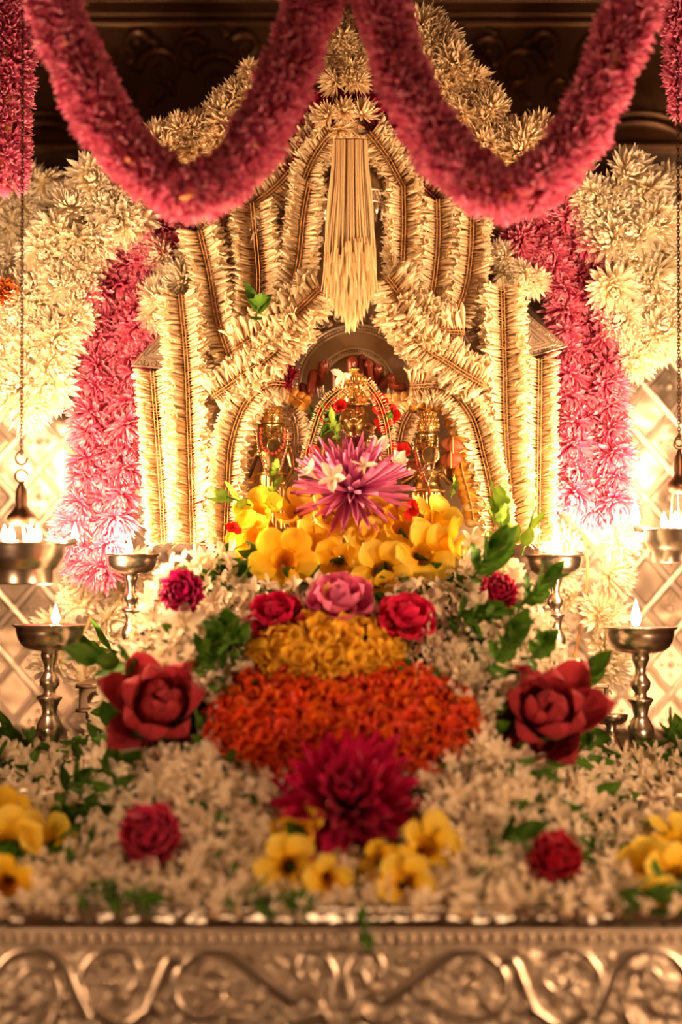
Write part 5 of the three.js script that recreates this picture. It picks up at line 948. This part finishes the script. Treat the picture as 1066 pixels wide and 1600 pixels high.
const ANCHORS = [[288, 927, 'the magenta aster with the yellow eye'], [778, 930, 'the dark magenta aster'], [245, 1108, 'the left lotus'], [858, 1128, 'the right lotus'], [430, 968, 'the deep red rose'], [634, 970, 'the bright red rose'], [236, 1308, 'the rosy red dahlia'], [865, 1345, 'the crimson dahlia'], [545, 1255, 'the big magenta dahlia'], [538, 1128, 'the orange mound'], [515, 1030, 'the golden mound'], [78, 1170, 'the front left lamp'], [1001, 1170, 'the front right lamp'], [30, 1330, 'the left edge trumpet flowers'], [1036, 1360, 'the right edge trumpet flowers'], [455, 1360, 'the lower left trumpet flowers'], [650, 1350, 'the lower right trumpet flowers']];
function regionOf(px, py) {
  let best = null, d = 1e9; for (const a of ANCHORS) { const e = Math.hypot(px - a[0], py - a[1]); if (e < d) { d = e; best = a; } }
  const dx = px - best[0], dy = py - best[1], w = Math.abs(dx) > Math.abs(dy) ? (dx < 0 ? 'left of' : 'right of') : dy < 0 ? 'behind' : 'in front of', near = d < 95 ? 'close' : 'some way';
  return [`loose white five-petalled blossom ${near} ${w} ${best[2]}`, `white blossoms ${near} ${w} ${best[2]}`];
}
{
  reseed(4711);
  const spots = [], top = (px) => { const a = Math.abs(px - 533); return a < 175 ? 915 : a < 285 ? lerp(862, 885, (a - 175) / 110) : a < 390 ? lerp(900, 1120, (a - 285) / 105) : 1165 + 12 * Math.sin(px / 30); };
  let tries = 0;
  while (tries++ < 60000 && spots.length < 1400) {
    const px = rr(-40, 1106), py = rr(850, 1418); if (py < top(px) || isTaken(px, py, 0.92)) continue;
    const green = noise.noise(px / 60, py / 45, 3.3) + (py < 1090 && Math.abs(px - 533) > 130 ? 0.12 : 0); if (green + (px < 520 && py > 1120 ? 0.07 : 0) > 0.24 && rnd() < 0.85) continue;
    if (spots.some(([a, b]) => Math.hypot(a - px, b - py) < 13)) continue;
    spots.push([px, py]);
  }
  const rest = [];
  spots.forEach(([px, py], i) => {
    const p = onMound(px, py, rr(-0.002, 0.02)), dir = V(rr(-0.8, 0.8) + (px - 533) / 900, rr(0.0, 0.9), rr(0.3, 1)), q = aim(dir, rnd() * 6.28), s = rr(0.8, 1.15); if (p.y < 0.008) p.y = 0.008;
    if (i < 288) { const t = PROTO[i % 6].clone(); t.name = numbered('white_blossom'); t.position.copy(p); t.quaternion.copy(q); t.scale.setScalar(s); const [l, g] = regionOf(px, py); tag(t, l, 'flower', g); scene.add(t); }
    else rest.push(new THREE.Matrix4().compose(p, q, V(s, s, s)));
  });
  const inst = new THREE.InstancedMesh(PROTOGEO[0], MAT.petal, rest.length); rest.forEach((m, i) => inst.setMatrixAt(i, m)); inst.name = 'white_blossom_bed'; inst.castShadow = inst.receiveShadow = true; scene.add(inst); tag(inst, 'dense bed of white blossoms filling the flower heap', 'flowers', null, 'stuff');
}
for (const [l, px, py, z, d, s] of [['white blossom lying on the left of the spiky dahlia', 520, 748, 0.13, [-0.1, 0.4, 0.9], 1.35], ['white blossom on the left tip of the spiky dahlia', 486, 738, 0.12, [-0.6, 0.6, 0.4], 1.1], ['white blossom standing behind the spiky dahlia, right', 590, 705, 0.05, [0.2, 0.7, 0.6], 1.3], ['white blossom on the right side of the spiky dahlia', 618, 724, 0.09, [0.5, 0.6, 0.5], 1.1], ['white blossom stuck beside the crown tip of the middle statue', 538, 586, 0.03, [-0.7, -0.3, 0.5], 1.1], ['white blossom lying flat on top of the spiky dahlia', 570, 730, 0.12, [0.1, 0.9, 0.4], 1.1], ['larger white blossom in front of the magenta aster with the yellow eye', 288, 975, 0.2, [0, 0.3, 0.9], 1.9], ['white blossom at the left tip of the dark magenta aster', 752, 945, 0.2, [-0.4, 0.3, 0.8], 1.3], ['white blossom below the left tuberose arch end beside the yellow cluster', 352, 868, 0.09, [-0.2, 0.5, 0.8], 1.3], ['white blossom right of the yellow cluster below the tuberose arch', 738, 848, 0.09, [0.2, 0.5, 0.8], 1.4]]) {
  const t = PROTO[Math.floor(rnd() * 6)].clone(); t.name = numbered('white_blossom'); t.position.copy(P(px, py, z)); t.quaternion.copy(aim(V(...d), rnd() * 6)); t.scale.setScalar(s); tag(t, l, 'flower'); scene.add(t);
}
{ const g = rosette([[6, 0.2, 0.012, 0.005, 0.001, 0.003], [10, 0.6, 0.016, 0.006, 0.002], [13, 1.0, 0.019, 0.007, 0.002], [13, 1.5, 0.019, 0.007, 0.002]], { c0: C('#9a4a10'), c1: C('#d8782c'), curl: 0.6, cup: 0.3, n: 4, tip: 0.45, base: 0.5 }); tag(mesh('marigold', g, MAT.petal, null, P(8, 456, -0.03), aim(V(0.2, 0, 1))), 'single orange-brown marigold head at the left edge among white chrysanthemums', 'flower'); }
renderer.render(scene, camera);
